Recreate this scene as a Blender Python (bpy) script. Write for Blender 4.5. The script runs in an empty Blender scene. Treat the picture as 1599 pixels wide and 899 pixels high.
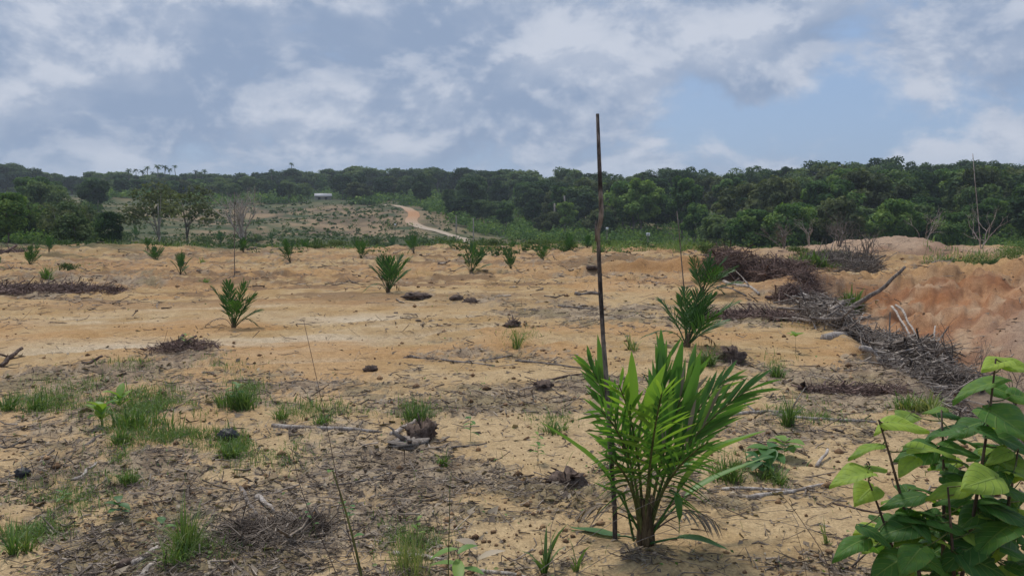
import bpy, math, random
import numpy as np
from mathutils import Vector

random.seed(7)
RNG = np.random.default_rng(11)
sc = bpy.context.scene
COL = sc.collection
R = math.radians

# ------------------------------------------------------------------ camera, world, sun, exposure
F = 1400.0; CX, CY = 799.5, 449.5; HORIZON = 335.0; EYE = 2.2
TH = math.atan((CY - HORIZON) / F)
cam_d = bpy.data.cameras.new('camera'); cam = bpy.data.objects.new('camera', cam_d); COL.objects.link(cam)
cam.location = (0, 0, EYE); cam.rotation_euler = (math.pi / 2 - TH, 0, 0)
cam_d.sensor_width = 36; cam_d.lens = 36 * F / 1599.0
cam_d.clip_start = 0.05; cam_d.clip_end = 9000
sc.camera = cam
sc.view_settings.view_transform = 'Standard'; sc.view_settings.look = 'None'
sc.view_settings.gamma = 1; sc.view_settings.use_curve_mapping = False
sc.view_settings.exposure = 0.76
sc.cycles.max_bounces = 6; sc.cycles.diffuse_bounces = 3; sc.cycles.glossy_bounces = 2
sc.cycles.transmission_bounces = 3; sc.cycles.volume_bounces = 0
sc.cycles.use_denoising = True

SUN_EL, SUN_AZ = 62.0, -25.0      # azimuth from +Y towards +X, degrees
sd = bpy.data.lights.new('sun', 'SUN'); so = bpy.data.objects.new('sun', sd); COL.objects.link(so)
sd.energy = 1.5; sd.angle = R(11); sd.color = (1.0, 0.95, 0.87)
so.rotation_euler = (R(90 - SUN_EL), 0, R(180 - SUN_AZ))
so.location = (0, 0, 60)

class NT:
    """tiny helper to write node trees"""
    def __init__(s, tree): s.t = tree; s.n = tree.nodes; s.l = tree.links
    def node(s, typ, **kw):
        n = s.n.new(typ)
        for k, v in kw.items(): setattr(n, k, v)
        return n
    def inp(s, n, key, v):
        if hasattr(v, 'is_output') or isinstance(v, bpy.types.NodeSocket): s.l.new(v, n.inputs[key])
        else: n.inputs[key].default_value = v
    def math(s, op, a, b=0.0, c=None, clamp=False):
        n = s.node('ShaderNodeMath', operation=op); n.use_clamp = clamp
        s.inp(n, 0, a); s.inp(n, 1, b)
        if c is not None: s.inp(n, 2, c)
        return n.outputs[0]
    def mix(s, f, a, b, blend='MIX'):
        n = s.node('ShaderNodeMix', data_type='RGBA', blend_type=blend)
        s.inp(n, 0, f)
        for k, v in ((6, a), (7, b)):
            if isinstance(v, tuple) and len(v) == 3: v = v + (1,)
            s.inp(n, k, v)
        return n.outputs[2]
    def ramp(s, v, lo, hi, a=0.0, b=1.0, smooth=True):
        n = s.node('ShaderNodeMapRange'); n.interpolation_type = 'SMOOTHSTEP' if smooth else 'LINEAR'
        s.inp(n, 0, v); n.inputs[1].default_value = lo; n.inputs[2].default_value = hi
        n.inputs[3].default_value = a; n.inputs[4].default_value = b
        return n.outputs[0]
    def noise(s, vec, scale, detail=4, rough=0.55, dist=0.0):
        n = s.node('ShaderNodeTexNoise'); n.inputs['Scale'].default_value = scale
        n.inputs['Detail'].default_value = detail; n.inputs['Roughness'].default_value = rough
        n.inputs['Distortion'].default_value = dist
        if vec is not None: s.l.new(vec, n.inputs['Vector'])
        return n.outputs[0]
    def vmath(s, op, a, b=None):
        n = s.node('ShaderNodeVectorMath', operation=op)
        s.inp(n, 0, a)
        if b is not None: s.inp(n, 1, b)
        return n

def ray_dir(px, row):
    """world direction seen in the given direction of the 1599x899 frame"""
    a = (px - CX) / F; b = (CY - row) / F
    v = Vector((a, math.cos(TH) + b * math.sin(TH), -math.sin(TH) + b * math.cos(TH)))
    return v

w = bpy.data.worlds.new('World'); sc.world = w; w.use_nodes = True
nt = NT(w.node_tree); nt.n.clear()
sky = nt.node('ShaderNodeTexSky', sky_type='NISHITA'); sky.sun_disc = False
sky.sun_elevation = R(SUN_EL); sky.sun_rotation = R(SUN_AZ)
sky.air_density = 1.0; sky.dust_density = 1.6; sky.ozone_density = 1.5
tc = nt.node('ShaderNodeTexCoord'); D3 = tc.outputs['Generated']
sep = nt.node('ShaderNodeSeparateXYZ'); nt.l.new(D3, sep.inputs[0])
def cloud_density(offz, det):
    v = nt.vmath('ADD', D3, (0.31, 0.0, offz)).outputs[0]
    v = nt.vmath('MULTIPLY', v, (1.0, 1.0, 1.55)).outputs[0]
    a = nt.noise(v, 7.6, det, 0.59, 0.22)
    b = nt.noise(v, 2.3, 2, 0.5, 0.0)
    return nt.math('ADD', nt.math('MULTIPLY', a, 0.62), nt.math('MULTIPLY', b, 0.50))
d1 = cloud_density(0.0, 7.0); d2 = cloud_density(0.020, 5.0); d3 = cloud_density(0.060, 3.0)
cover = d1
def blob(px, row, rad, amt):
    """a thinner or thicker place in the cloud deck, in a direction of the sky"""
    global cover
    d = ray_dir(px, row).normalized()
    dist = nt.vmath('DISTANCE', D3, tuple(d)).outputs['Value']
    g = nt.ramp(dist, rad, 0.0, 0.0, amt)
    cover = nt.math('ADD', cover, g)
for b in ((1120, 190, 0.10, -0.15), (1290, 175, 0.11, -0.15), (1450, 205, 0.10, -0.10), (1000, 220, 0.10, -0.07), (215, -5, 0.05, -0.15),
          (1180, 128, 0.040, 0.13), (1196, 118, 0.022, 0.10), (900, 110, 0.12, 0.10), (650, 100, 0.16, 0.12), (330, 100, 0.22, 0.14), (1200, 30, 0.13, 0.14), (90, 90, 0.14, 0.12), (1480, 80, 0.12, 0.12)):
    blob(*b)
mask = nt.ramp(cover, 0.44, 0.555)
thin = nt.ramp(sep.outputs['Z'], 0.004, 0.08, 0.25, 0.97)     # clouds melt into the humid air low down
mask = nt.math('MULTIPLY', mask, thin)
top_ = nt.ramp(nt.math('SUBTRACT', d1, d2), -0.034, 0.066)         # brighter where the cloud thins upwards
big_ = nt.ramp(nt.math('SUBTRACT', d1, d3), -0.10, 0.17)
lit = nt.math('MULTIPLY', nt.math('ADD', nt.math('MULTIPLY', top_, 0.6), nt.math('MULTIPLY', big_, 0.7)), 0.85, clamp=True)
K = 10.0 / 1.69
bright = (0.585 * K, 0.63 * K, 0.73 * K); grey = (0.28 * K, 0.365 * K, 0.52 * K)
body = nt.mix(lit, grey, bright)
air = nt.mix(0.82, sky.outputs[0], (0.245 * K, 0.365 * K, 0.59 * K))   # humid blue air over the clear Nishita sky
skycol = nt.mix(mask, air, body)
bg = nt.node('ShaderNodeBackground'); nt.l.new(skycol, bg.inputs[0]); bg.inputs[1].default_value = 0.1
w.cycles.sampling_method = 'NONE'
ow = nt.node('ShaderNodeOutputWorld'); nt.l.new(bg.outputs[0], ow.inputs[0])

# ------------------------------------------------------------------ helpers: noise, projection, meshes
def _hash(ix, iy, seed):
    h = (ix.astype(np.int64) * 374761393 + iy.astype(np.int64) * 668265263 + seed * 974634777) & 0xFFFFFFFF
    h = ((h ^ (h >> 13)) * 1274126177) & 0xFFFFFFFF
    h = h ^ (h >> 16)
    return (h & 0xFFFF) / 65535.0
def vnoise(x, y, seed=0):
    x = np.asarray(x, float); y = np.asarray(y, float)
    ix = np.floor(x); iy = np.floor(y); fx = x - ix; fy = y - iy
    fx = fx * fx * fx * (fx * (fx * 6 - 15) + 10); fy = fy * fy * fy * (fy * (fy * 6 - 15) + 10)
    a = _hash(ix, iy, seed); b = _hash(ix + 1, iy, seed); c = _hash(ix, iy + 1, seed); d = _hash(ix + 1, iy + 1, seed)
    return (a + (b - a) * fx) * (1 - fy) + (c + (d - c) * fx) * fy
def fbm(x, y, octv=4, seed=0, gain=0.5):
    s = 0.0; a = 1.0; t = 0.0
    for o in range(octv):
        s = s + a * vnoise(x * 2 ** o + o * 17.3, y * 2 ** o - o * 9.1, seed + o); t += a; a *= gain
    return s / t
def sstep(a, b, x):
    t = np.clip((x - a) / (b - a), 0, 1); return t * t * (3 - 2 * t)
def project(x, y, z):
    dz = z - EYE
    dep = np.maximum(y * math.cos(TH) - dz * math.sin(TH), 1e-3)
    up = y * math.sin(TH) + dz * math.cos(TH)
    return CX + F * x / dep, CY - F * up / dep
def at(px, row, dist):
    """point in that direction whose ground distance along +Y is dist"""
    v = ray_dir(px, row); k = dist / v.y
    return Vector((v.x * k, dist, EYE + v.z * k))

FAR_PX = np.array([-500, 0, 400, 640, 800, 1000, 1300, 1600, 2100.])
FAR_D = np.array([58, 75, 95, 120, 150, 200, 250, 300, 380, 460, 600, 1000, 4000.])
FAR_Z = np.array([
    [0, -.3, -1.0, -1.5, -2.0, 0.0, 4.0, 7.0, 10., 12., 10., 5., 0.],
    [0, -.3, -1.0, -1.5, -2.0, 0.0, 4.0, 7.0, 9.5, 11., 10., 5., 0.],
    [0, -.7, -2.2, -3.6, -4.0, -1.6, 2.0, 5.0, 8.0, 11., 11., 6., 0.],
    [0, -.8, -2.6, -4.2, -4.2, -1.2, 2.6, 5.5, 9.0, 11., 11., 6., 0.],
    [0, -.9, -2.8, -4.8, -5.0, -3.0, 1.0, 4.0, 8.0, 10., 10., 6., 0.],
    [0, -.9, -2.8, -4.8, -5.0, -2.0, 2.0, 4.0, 5.0, 5.0, 4.0, 2., 0.],
    [0, -.9, -2.8, -4.6, -4.0, 0.0, 4.0, 5.0, 5.0, 5.0, 4.0, 2., 0.],
    [0, -.7, -2.3, -3.6, -2.0, 2.0, 6.0, 6.0, 6.0, 5.0, 4.0, 2., 0.],
    [0, -.7, -2.3, -3.6, -2.0, 2.0, 6.0, 6.0, 6.0, 5.0, 4.0, 2., 0.]])
def far_z(x, y):
    r = np.hypot(x, y); az = np.arctan2(x, np.maximum(y, 1e-6)); az = np.clip(az, -1.1, 1.1)
    az = np.where(y < 0, np.sign(x) * 1.1, az)
    px = np.clip(CX + F * np.tan(az), -499, 2099)
    i = np.clip(np.searchsorted(FAR_PX, px) - 1, 0, len(FAR_PX) - 2)
    fx = (px - FAR_PX[i]) / (FAR_PX[i + 1] - FAR_PX[i]); fx = fx * fx * (3 - 2 * fx)
    rr = r + (fbm(az * 9.0 + 3, r * .02, 3, 73) - .5) * 26 * (1 - sstep(90, 140, r))
    rr = np.clip(rr, FAR_D[0], FAR_D[-1] - 1)
    j = np.clip(np.searchsorted(FAR_D, rr) - 1, 0, len(FAR_D) - 2)
    fy = (rr - FAR_D[j]) / (FAR_D[j + 1] - FAR_D[j])
    z = (FAR_Z[i, j] * (1 - fy) + FAR_Z[i, j + 1] * fy) * (1 - fx) + (FAR_Z[i + 1, j] * (1 - fy) + FAR_Z[i + 1, j + 1] * fy) * fx
    k = sstep(70, 160, r)
    return z + k * (fbm(x * .03, y * .03, 4, 71) - .5) * 3.0

def ellipses(px, row, items):
    s = np.zeros_like(px)
    for cx, cy, rx, ry, wt in items:
        q = ((px - cx) / rx) ** 2 + ((row - cy) / ry) ** 2
        s = s + wt * np.exp(-q * 1.1)
    return s
LITTER = [(150, 800, 350, 110, .42), (300, 880, 300, 60, .55), (100, 600, 260, 40, .30), (80, 690, 200, 50, .30), (250, 740, 250, 50, .28),
          (450, 600, 220, 25, .55), (430, 840, 150, 60, .6), (620, 730, 150, 40, .62), (560, 700, 200, 50, .5), (650, 800, 150, 50, .45),
          (850, 760, 150, 30, .5), (1030, 872, 170, 16, .7), (1250, 690, 120, 30, .5), (1150, 780, 120, 30, .45), (1330, 770, 150, 20, .35), (1330, 880, 140, 40, .7),
          (60, 455, 125, 20, 1.0), (205, 440, 60, 7, .8), (830, 490, 150, 13, .9), (960, 490, 100, 22, .8), (1170, 492, 90, 24, 1.1), (650, 462, 32, 6, 1.0),
          (745, 468, 60, 7, 1.0), (290, 556, 55, 18, 1.0), (130, 580, 150, 14, .6), (620, 522, 120, 12, .55), (720, 555, 120, 12, .6), (1330, 612, 110, 20, 1.0),
          (1250, 585, 60, 15, .7), (1140, 562, 60, 14, .7), (890, 565, 80, 8, .6), (400, 405, 900, 26, .34), (760, 640, 150, 20, .55), (950, 600, 120, 20, .5), (700, 430, 300, 14, .2),
          (930, 432, 90, 8, .5), (1400, 560, 120, 70, .9), (1290, 450, 90, 30, .5),
          (300, 500, 360, 34, -.8), (520, 472, 200, 18, -.5), (480, 540, 170, 14, -.5), (1240, 530, 110, 24, -.7), (980, 400, 80, 8, -.6), (870, 590, 200, 30, .1), (1150, 455, 60, 12, -.5)]
PALE = [(230, 545, 200, 12, .9), (480, 530, 170, 12, .7), (560, 498, 120, 9, .9), (120, 500, 180, 8, .5), (330, 480, 150, 7, .4), (640, 480, 120, 7, .5), (930, 405, 90, 7, .9), (740, 545, 60, 8, .5), (1440, 430, 90, 8, .6), (1560, 530, 60, 45, .9), (1010, 445, 80, 6, .3)]
def litter_mask(x, y):
    px, row = project(x, y, np.zeros_like(x))
    near = (y > 1.0) & (np.hypot(x, y) < 75)
    px = np.where(near, px, 0.0); row = np.where(near, row, 500.0)
    L = ellipses(px, row, LITTER) + np.where(row > 560, .17, 0) * sstep(560, 620, row) + .13
    n = fbm(x * .9, y * .9, 3, 5) * .36 + fbm(x * 3.6, y * 3.6, 3, 15, .7) * .34 + fbm(x * 17, y * 17, 3, 17, .8) * .30
    return np.where(near, sstep(.40, .60, L * .50 + (n - .5) * 1.5 + .16), .25)

def seg_dist(x, y, pts):
    best = np.full(np.shape(x), 1e9)
    for (ax, ay), (bx, by) in zip(pts[:-1], pts[1:]):
        dx, dy = bx - ax, by - ay
        t = np.clip(((x - ax) * dx + (y - ay) * dy) / (dx * dx + dy * dy), 0, 1)
        best = np.minimum(best, np.hypot(x - ax - t * dx, y - ay - t * dy))
    return best
# foot of the sand shelf on the right: everything east of this line drops into the gully
EDGE_Y = np.array([-40, 2, 6, 8.5, 10.1, 11.6, 13.5, 15.8, 18.5, 21.5, 25, 28, 32, 60.])
EDGE_X = np.array([9, 6.5, 4.9, 4.75, 4.85, 5.15, 5.45, 5.75, 6.4, 6.9, 8.2, 10.5, 20, 60.])
TRACKS = [[(-14, 13.4), (-6, 14.6), (-2.5, 16.0), (1.0, 19.3)], [(-14, 14.9), (-6, 16.2), (-2.8, 17.6), (0.6, 20.8)], [(-16, 19.0), (-8, 20.5), (-2, 22.0), (3, 24.5)], [(-16, 20.6), (-8, 22.1), (-2, 23.5), (3, 26)], [(-12, 11.9), (-5, 12.6), (-1, 13.8), (1.5, 16)]]
def ground_z(x, y, fine=True):
    x = np.asarray(x, float); y = np.asarray(y, float)
    r = np.hypot(x, y)
    nf = 1 - sstep(75, 130, r)
    z = far_z(x, y)
    z = z + nf * ((fbm(x * .12, y * .12, 3, 31) - .5) * .22 * sstep(3, 12, r) + (fbm(x * .5, y * .5, 3, 33) - .5) * .12 * sstep(2, 9, r))
    # gully
    ex = np.interp(y, EDGE_Y, EDGE_X) + (fbm(y * .9, x * .2, 3, 41) - .5) * .9
    g = sstep(0.0, 1.3, x - ex) * (1 - sstep(23, 30, y)) * sstep(1, 5, y)
    z = z - 1.05 * g * (1 - .5 * sstep(6, 11, x - ex))
    # orange mound, pale spoil, low pink mound, sand lip and bank
    m = 1.42 * np.exp(-(((x - 14.6) / 4.2) ** 2) ** 1.3 - (((y - 24.8) / 4.0) ** 2) ** 1.2)
    m = m + .42 * np.exp(-((x - 10.2) / 2.2) ** 2 - ((y - 24.6) / 2.8) ** 2)
    rill = np.abs(fbm(x * 1.1 + fbm(x, y, 2, 44), y * .5, 3, 45) - .5)
    z = z + m * (.80 + 1.0 * np.minimum(rill, .22)) + np.minimum(m, .5) * (fbm(x * 1.5, y * 2.2, 5, 46, .62) - .5) * 1.5
    z = z + .75 * np.exp(-((x - 12.2) / 1.9) ** 2 - ((y - 19.2) / 2.4) ** 2)
    z = z + .62 * np.exp(-((x - 20.2) / 2.6) ** 2 - ((y - 47) / 4) ** 2) + .35 * np.exp(-((x - 16) / 6) ** 2 - ((y - 46) / 4) ** 2) + .38 * np.exp(-((x - 27) / 6) ** 2 - ((y - 50) / 5) ** 2)
    z = z + .34 * np.exp(-((x - 4.2) / 2.6) ** 2 - ((y - 42.5) / 3.0) ** 2)
    z = z + .42 * sstep(33.5, 34.4, y + (fbm(x * .8, y * .1, 2, 47) - .5) * 1.2) * np.exp(-((x - 6) / 3.4) ** 4) * (1 - sstep(37, 42, y))
    z = z + .30 * np.exp(-((x - 7.6) / 1.5) ** 2 - ((y - 24.5) / 1.6) ** 2)     # sand hump before the brush heap
    px, row = project(x, y, np.zeros_like(x))
    z = z + .10 * np.exp(-((x + 5.1) / .7) ** 2 - ((y - 13.9) / .9) ** 2)        # litter hump left of middle
    if fine:
        L = litter_mask(x, y)
        k = nf * sstep(1, 3, r)
        z = z + k * ((fbm(x * 2.3, y * 2.3, 4, 51, .6) - .5) * (.055 + .085 * L)
                     + (fbm(x * 9, y * 9, 3, 55) - .5) * (.016 + .05 * L))
        mid = sstep(24, 32, r) * nf
        z = z + sstep(44, 58, r) * nf * (fbm(x * .16, y * .10, 3, 60) - .45) * .9
        z = z + mid * ((fbm(x * .55, y * .9, 3, 58) - .5) * .34 + (fbm(x * 1.8, y * 1.8, 4, 59, .6) - .5) * .40)
        for T in TRACKS:
            q = seg_dist(x, y, T); 
            z = z - nf * .055 * np.exp(-(q / .17) ** 2) + nf * .034 * np.exp(-((q - .3) / .13) ** 2)
    return z

def ground(px, row, dmin=2.0, dmax=900):
    """first point of the terrain along that line of sight"""
    v = ray_dir(px, row)
    d = np.concatenate([np.linspace(dmin, 30, 1500), np.linspace(30.05, 120, 900), np.linspace(120.5, dmax, 800)])
    x = v.x / v.y * d; z = EYE + v.z / v.y * d
    h = ground_z(x, d, False)
    k = np.nonzero((z <= h) & (d > dmin))[0]
    i = k[0] if len(k) else np.argmin(np.abs(z - h))
    return Vector((float(x[i]), float(d[i]), float(ground_z(x[i:i + 1], d[i:i + 1])[0])))
def gz(x, y): return float(ground_z(np.array([x], float), np.array([y], float))[0])

def new_mesh(name, V, faces, mat=None, smooth=False, attrs=None):
    """V (n,3); faces: list of (m,k) index arrays"""
    V = np.asarray(V, np.float32).reshape(-1, 3)
    faces = [np.asarray(f, np.int32) for f in faces if len(f)]
    me = bpy.data.meshes.new(name)
    me.vertices.add(len(V)); me.vertices.foreach_set('co', V.ravel())
    nl = sum(f.size for f in faces); npoly = sum(len(f) for f in faces)
    me.loops.add(nl); me.polygons.add(npoly)
    me.loops.foreach_set('vertex_index', np.concatenate([f.ravel() for f in faces]))
    st = []; o = 0
    for f in faces:
        st.append(o + np.arange(len(f)) * f.shape[1]); o += f.size
    me.polygons.foreach_set('loop_start', np.concatenate(st).astype(np.int32))
    if smooth: me.polygons.foreach_set('use_smooth', np.ones(npoly, bool))
    me.update(calc_edges=True)
    for k, a in (attrs or {}).items():
        a = np.asarray(a, np.float32)
        if a.ndim == 2:
            at_ = me.attributes.new(k, 'FLOAT_COLOR', 'POINT'); at_.data.foreach_set('color', np.c_[a, np.ones(len(a))].astype(np.float32).ravel())
        else:
            at_ = me.attributes.new(k, 'FLOAT', 'POINT'); at_.data.foreach_set('value', a)
    if mat: me.materials.append(mat)
    return me
def link(name, me, parent=None, loc=None):
    o = bpy.data.objects.new(name, me); COL.objects.link(o)
    if parent: o.parent = parent
    if loc is not None: o.location = loc
    return o
def tag(o, label=None, cat=None, group=None, kind=None):
    if label: o['label'] = label
    if cat: o['category'] = cat
    if group: o['group'] = group
    if kind: o['kind'] = kind
    return o
def empty(name, loc, rz=0.0, scale=1.0):
    o = bpy.data.objects.new(name, None); COL.objects.link(o); o.location = loc; o.rotation_euler = (0, 0, rz); o.scale = (scale,) * 3
    o.empty_display_size = .2
    return o

class MB:
    """collects geometry for ONE mesh"""
    def __init__(s): s.V = []; s.F = {}; s.T = []; s.n = 0
    def add(s, V, faces, tint=0.5):
        V = np.asarray(V, float).reshape(-1, 3)
        for f in faces:
            f = np.asarray(f, int)
            if len(f): s.F.setdefault(f.shape[1], []).append(f + s.n)
        s.V.append(V); s.T.append(np.full(len(V), tint) if np.isscalar(tint) else np.asarray(tint)); s.n += len(V)
        return s
    def tube(s, pts, rad, sides=6, tint=0.5, cap=True, wob=0.0):
        P = np.array([tuple(p) for p in pts], float); n = len(P)
        rad = np.full(n, rad) if np.isscalar(rad) else np.asarray(rad, float)
        t = np.gradient(P, axis=0); t /= np.linalg.norm(t, axis=1)[:, None] + 1e-9
        ref = np.array([0, 0, 1.]) if abs(t[0, 2]) < .9 else np.array([1., 0, 0])
        u = np.cross(ref, t); u /= np.linalg.norm(u, axis=1)[:, None] + 1e-9
        v = np.cross(t, u)
        a = np.arange(sides) * 2 * np.pi / sides
        rr = rad[:, None] * (1 + wob * (RNG.random((n, sides)) - .5) * 2)
        V = P[:, None] + rr[..., None] * (np.cos(a)[None, :, None] * u[:, None] + np.sin(a)[None, :, None] * v[:, None])
        V = V.reshape(-1, 3)
        i = np.arange(n - 1)[:, None] * sides + np.arange(sides)[None]; j = np.arange(n - 1)[:, None] * sides + (np.arange(sides)[None] + 1) % sides
        q = np.stack([i, j, j + sides, i + sides], -1).reshape(-1, 4)
        fs = [q]
        if cap and sides > 2:
            fs.append(np.arange(sides)[None, ::-1]); fs.append(((n - 1) * sides + np.arange(sides))[None])
        return s.add(V, fs, tint)
    def build(s, name, mat, parent=None, smooth=False, loc=None):
        me = s.mesh(name, mat, smooth)
        return link(name, me, parent, loc)
    def mesh(s, name, mat, smooth=False):
        return new_mesh(name, np.concatenate(s.V), [np.concatenate(f) for f in s.F.values()], mat, smooth, {'tint': np.concatenate(s.T)})

def bez(p0, p1, p2, n):
    t = np.linspace(0, 1, n)[:, None]
    p0, p1, p2 = (np.array(tuple(p), float) for p in (p0, p1, p2))
    return p0 * (1 - t) ** 2 + 2 * p1 * t * (1 - t) + p2 * t ** 2
def wiggle(a, b, n, amp, seed):
    r = np.random.default_rng(seed); a = np.array(tuple(a), float); b = np.array(tuple(b), float)
    t = np.linspace(0, 1, n)[:, None]; P = a + (b - a) * t
    off = np.cumsum(r.normal(0, 1, (n, 3)), 0); off -= off[0] + (off[-1] - off[0]) * t
    return P + off * amp

# ------------------------------------------------------------------ materials
def principled(name):
    m = bpy.data.materials.new(name); m.use_nodes = True
    k = NT(m.node_tree); k.n.clear()
    p = k.node('ShaderNodeBsdfPrincipled'); o = k.node('ShaderNodeOutputMaterial'); k.l.new(p.outputs[0], o.inputs[0])
    return m, k, p, o
def mat_ground():
    m, k, p, o = principled('sand_and_litter')
    a = k.node('ShaderNodeAttribute', attribute_name='col')
    g = k.node('ShaderNodeNewGeometry'); P = g.outputs['Position']
    n1 = k.noise(P, 42, 4, .72); n2 = k.noise(P, 9, 2, .6); n3 = k.noise(P, 190, 1, .6)
    c = k.mix(1.0, a.outputs['Color'], k.mix(k.ramp(n1, .30, .70), (0.70, 0.68, 0.66), (1.20, 1.19, 1.17)), 'MULTIPLY')
    c = k.mix(1.0, c, k.mix(k.ramp(n2, .3, .7), (0.88, 0.86, 0.85), (1.10, 1.10, 1.10)), 'MULTIPLY')
    dark = k.ramp(n3, .60, .72)
    c = k.mix(k.math('MULTIPLY', dark, .45), c, (0.10, 0.062, 0.040))
    k.l.new(c, p.inputs['Base Color']); p.inputs['Roughness'].default_value = .95
    p.inputs['Specular IOR Level'].default_value = .15
    h = k.math('ADD', k.math('MULTIPLY', n1, .6), k.math('MULTIPLY', n3, .35))
    b = k.node('ShaderNodeBump'); b.inputs['Strength'].default_value = .7; b.inputs['Distance'].default_value = .02
    k.l.new(h, b.inputs['Height']); k.l.new(b.outputs[0], p.inputs['Normal'])
    return m
def mat_leaf(name, c1, c2, c3, trans=.3, rough=.5, rnd=.5, spec=.3, back=None):
    """foliage: c1..c3 over the leaf tint, shifted by the object's own random value"""
    m, k, p, o = principled(name)
    a = k.node('ShaderNodeAttribute', attribute_name='tint')
    oi = k.node('ShaderNodeObjectInfo')
    t = k.math('ADD', a.outputs['Fac'], k.math('MULTIPLY', k.math('SUBTRACT', oi.outputs['Random'], .5), rnd))
    g = k.node('ShaderNodeNewGeometry')
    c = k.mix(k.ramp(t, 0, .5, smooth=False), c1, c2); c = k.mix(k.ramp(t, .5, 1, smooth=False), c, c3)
    k.l.new(c, p.inputs['Base Color']); p.inputs['Roughness'].default_value = rough; p.inputs['Specular IOR Level'].default_value = spec
    tr = k.node('ShaderNodeBsdfTranslucent')
    k.l.new(k.mix(1.0, c, (1.5, 1.6, .7), 'MULTIPLY'), tr.inputs[0])
    mx = k.node('ShaderNodeMixShader'); mx.inputs[0].default_value = trans
    k.l.new(p.outputs[0], mx.inputs[1]); k.l.new(tr.outputs[0], mx.inputs[2]); k.l.new(mx.outputs[0], o.inputs[0])
    return m
def mat_bark(name, c1, c2, scale=14, stretch=(1, 1, .25), rough=.9, contrast=(.35, .65)):
    m, k, p, o = principled(name)
    a = k.node('ShaderNodeAttribute', attribute_name='tint'); g = k.node('ShaderNodeNewGeometry')
    v = k.vmath('MULTIPLY', g.outputs['Position'], stretch).outputs[0]
    n = k.noise(v, scale, 6, .65, .4); n2 = k.noise(v, scale * 6, 3, .6)
    c = k.mix(k.ramp(n, *contrast), c1, c2)
    c = k.mix(1.0, c, k.mix(k.ramp(n2, .3, .7), (.65, .63, .62), (1.25, 1.25, 1.25)), 'MULTIPLY')
    tn = k.mix(k.ramp(a.outputs['Fac'], 0, 1, smooth=False), (.55, .53, .52), (1.45, 1.45, 1.45))
    c = k.mix(1.0, c, tn, 'MULTIPLY')
    k.l.new(c, p.inputs['Base Color']); p.inputs['Roughness'].default_value = rough; p.inputs['Specular IOR Level'].default_value = .2
    b = k.node('ShaderNodeBump'); b.inputs['Strength'].default_value = .6; b.inputs['Distance'].default_value = .01
    k.l.new(n, b.inputs['Height']); k.l.new(b.outputs[0], p.inputs['Normal'])
    return m
M = {}
M['ground'] = mat_ground()
M['palm'] = mat_leaf('palm_leaf', (.040, .100, .026), (.090, .215, .046), (.26, .42, .065), .32, .45, .15, .4)
M['palm_far'] = mat_leaf('young_palm_leaf', (.026, .070, .022), (.052, .135, .034), (.12, .23, .05), .25, .5, .35)
def mat_heart():
    """large leaf with midrib, side veins, speckle and brown spots"""
    m, k, p, o = principled('heart_leaf')
    at_ = lambda n: k.node('ShaderNodeAttribute', attribute_name=n).outputs['Fac']
    t, u, s_ = at_('tint'), at_('leaf_u'), at_('leaf_s'); g = k.node('ShaderNodeNewGeometry'); P = g.outputs['Position']
    n = k.noise(P, 26, 4, .6); n2 = k.noise(P, 70, 3, .6)
    t2 = k.math('ADD', t, k.math('MULTIPLY', k.math('SUBTRACT', n, .5), .45))
    c = k.mix(k.ramp(t2, 0, .5, smooth=False), (.026, .085, .026), (.085, .20, .040)); c = k.mix(k.ramp(t2, .5, 1, smooth=False), c, (.36, .48, .075))
    fr = k.math('FRACT', k.math('MULTIPLY', k.math('SUBTRACT', u, k.math('MULTIPLY', s_, .30)), 6.0)); side = k.ramp(k.math('ABSOLUTE', k.math('SUBTRACT', fr, .5)), .11, .02)
    mid = k.ramp(s_, .075, .02); vein = k.math('MAXIMUM', k.math('MULTIPLY', side, .6), mid)
    c = k.mix(k.math('MULTIPLY', vein, .45), c, (.30, .42, .13))
    c = k.mix(k.math('MULTIPLY', k.ramp(n2, .68, .74), .8), c, (.13, .085, .035))
    edge = k.math('MULTIPLY', k.ramp(s_, .90, 1.0), k.ramp(n, .48, .62)); c = k.mix(k.math('MULTIPLY', edge, .6), c, (.22, .17, .06))
    k.l.new(c, p.inputs['Base Color']); k.l.new(k.ramp(n, .3, .7, .48, .75), p.inputs['Roughness']); p.inputs['Specular IOR Level'].default_value = .28
    b = k.node('ShaderNodeBump'); b.inputs['Strength'].default_value = .8; b.inputs['Distance'].default_value = .006; b.invert = True
    k.l.new(k.math('ADD', vein, k.math('MULTIPLY', n, .5)), b.inputs['Height']); k.l.new(b.outputs[0], p.inputs['Normal'])
    tr = k.node('ShaderNodeBsdfTranslucent'); k.l.new(k.mix(1.0, c, (1.5, 1.6, .6), 'MULTIPLY'), tr.inputs[0])
    mx = k.node('ShaderNodeMixShader'); mx.inputs[0].default_value = .38
    k.l.new(p.outputs[0], mx.inputs[1]); k.l.new(tr.outputs[0], mx.inputs[2]); k.l.new(mx.outputs[0], o.inputs[0])
    return m
M['heart'] = mat_heart()
M['broad'] = mat_leaf('broad_leaf', (.030, .095, .030), (.080, .195, .042), (.30, .42, .07), .34, .5, .0, .35)
M['grass'] = mat_leaf('grass_blade', (.065, .115, .034), (.125, .215, .052), (.29, .30, .12), .25, .6, .2)
M['dry'] = mat_leaf('dry_leaf', (.12, .092, .072), (.25, .198, .15), (.46, .38, .28), .08, .8, .2, .15)
M['forest_dark'] = mat_leaf('forest_leaf_dark', (.028, .058, .028), (.070, .122, .050), (.17, .225, .085), .25, .75, .8, .12)
M['forest_mid'] = mat_leaf('forest_leaf_mid', (.030, .066, .024), (.090, .170, .048), (.23, .32, .080), .25, .75, .8, .12)
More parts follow.
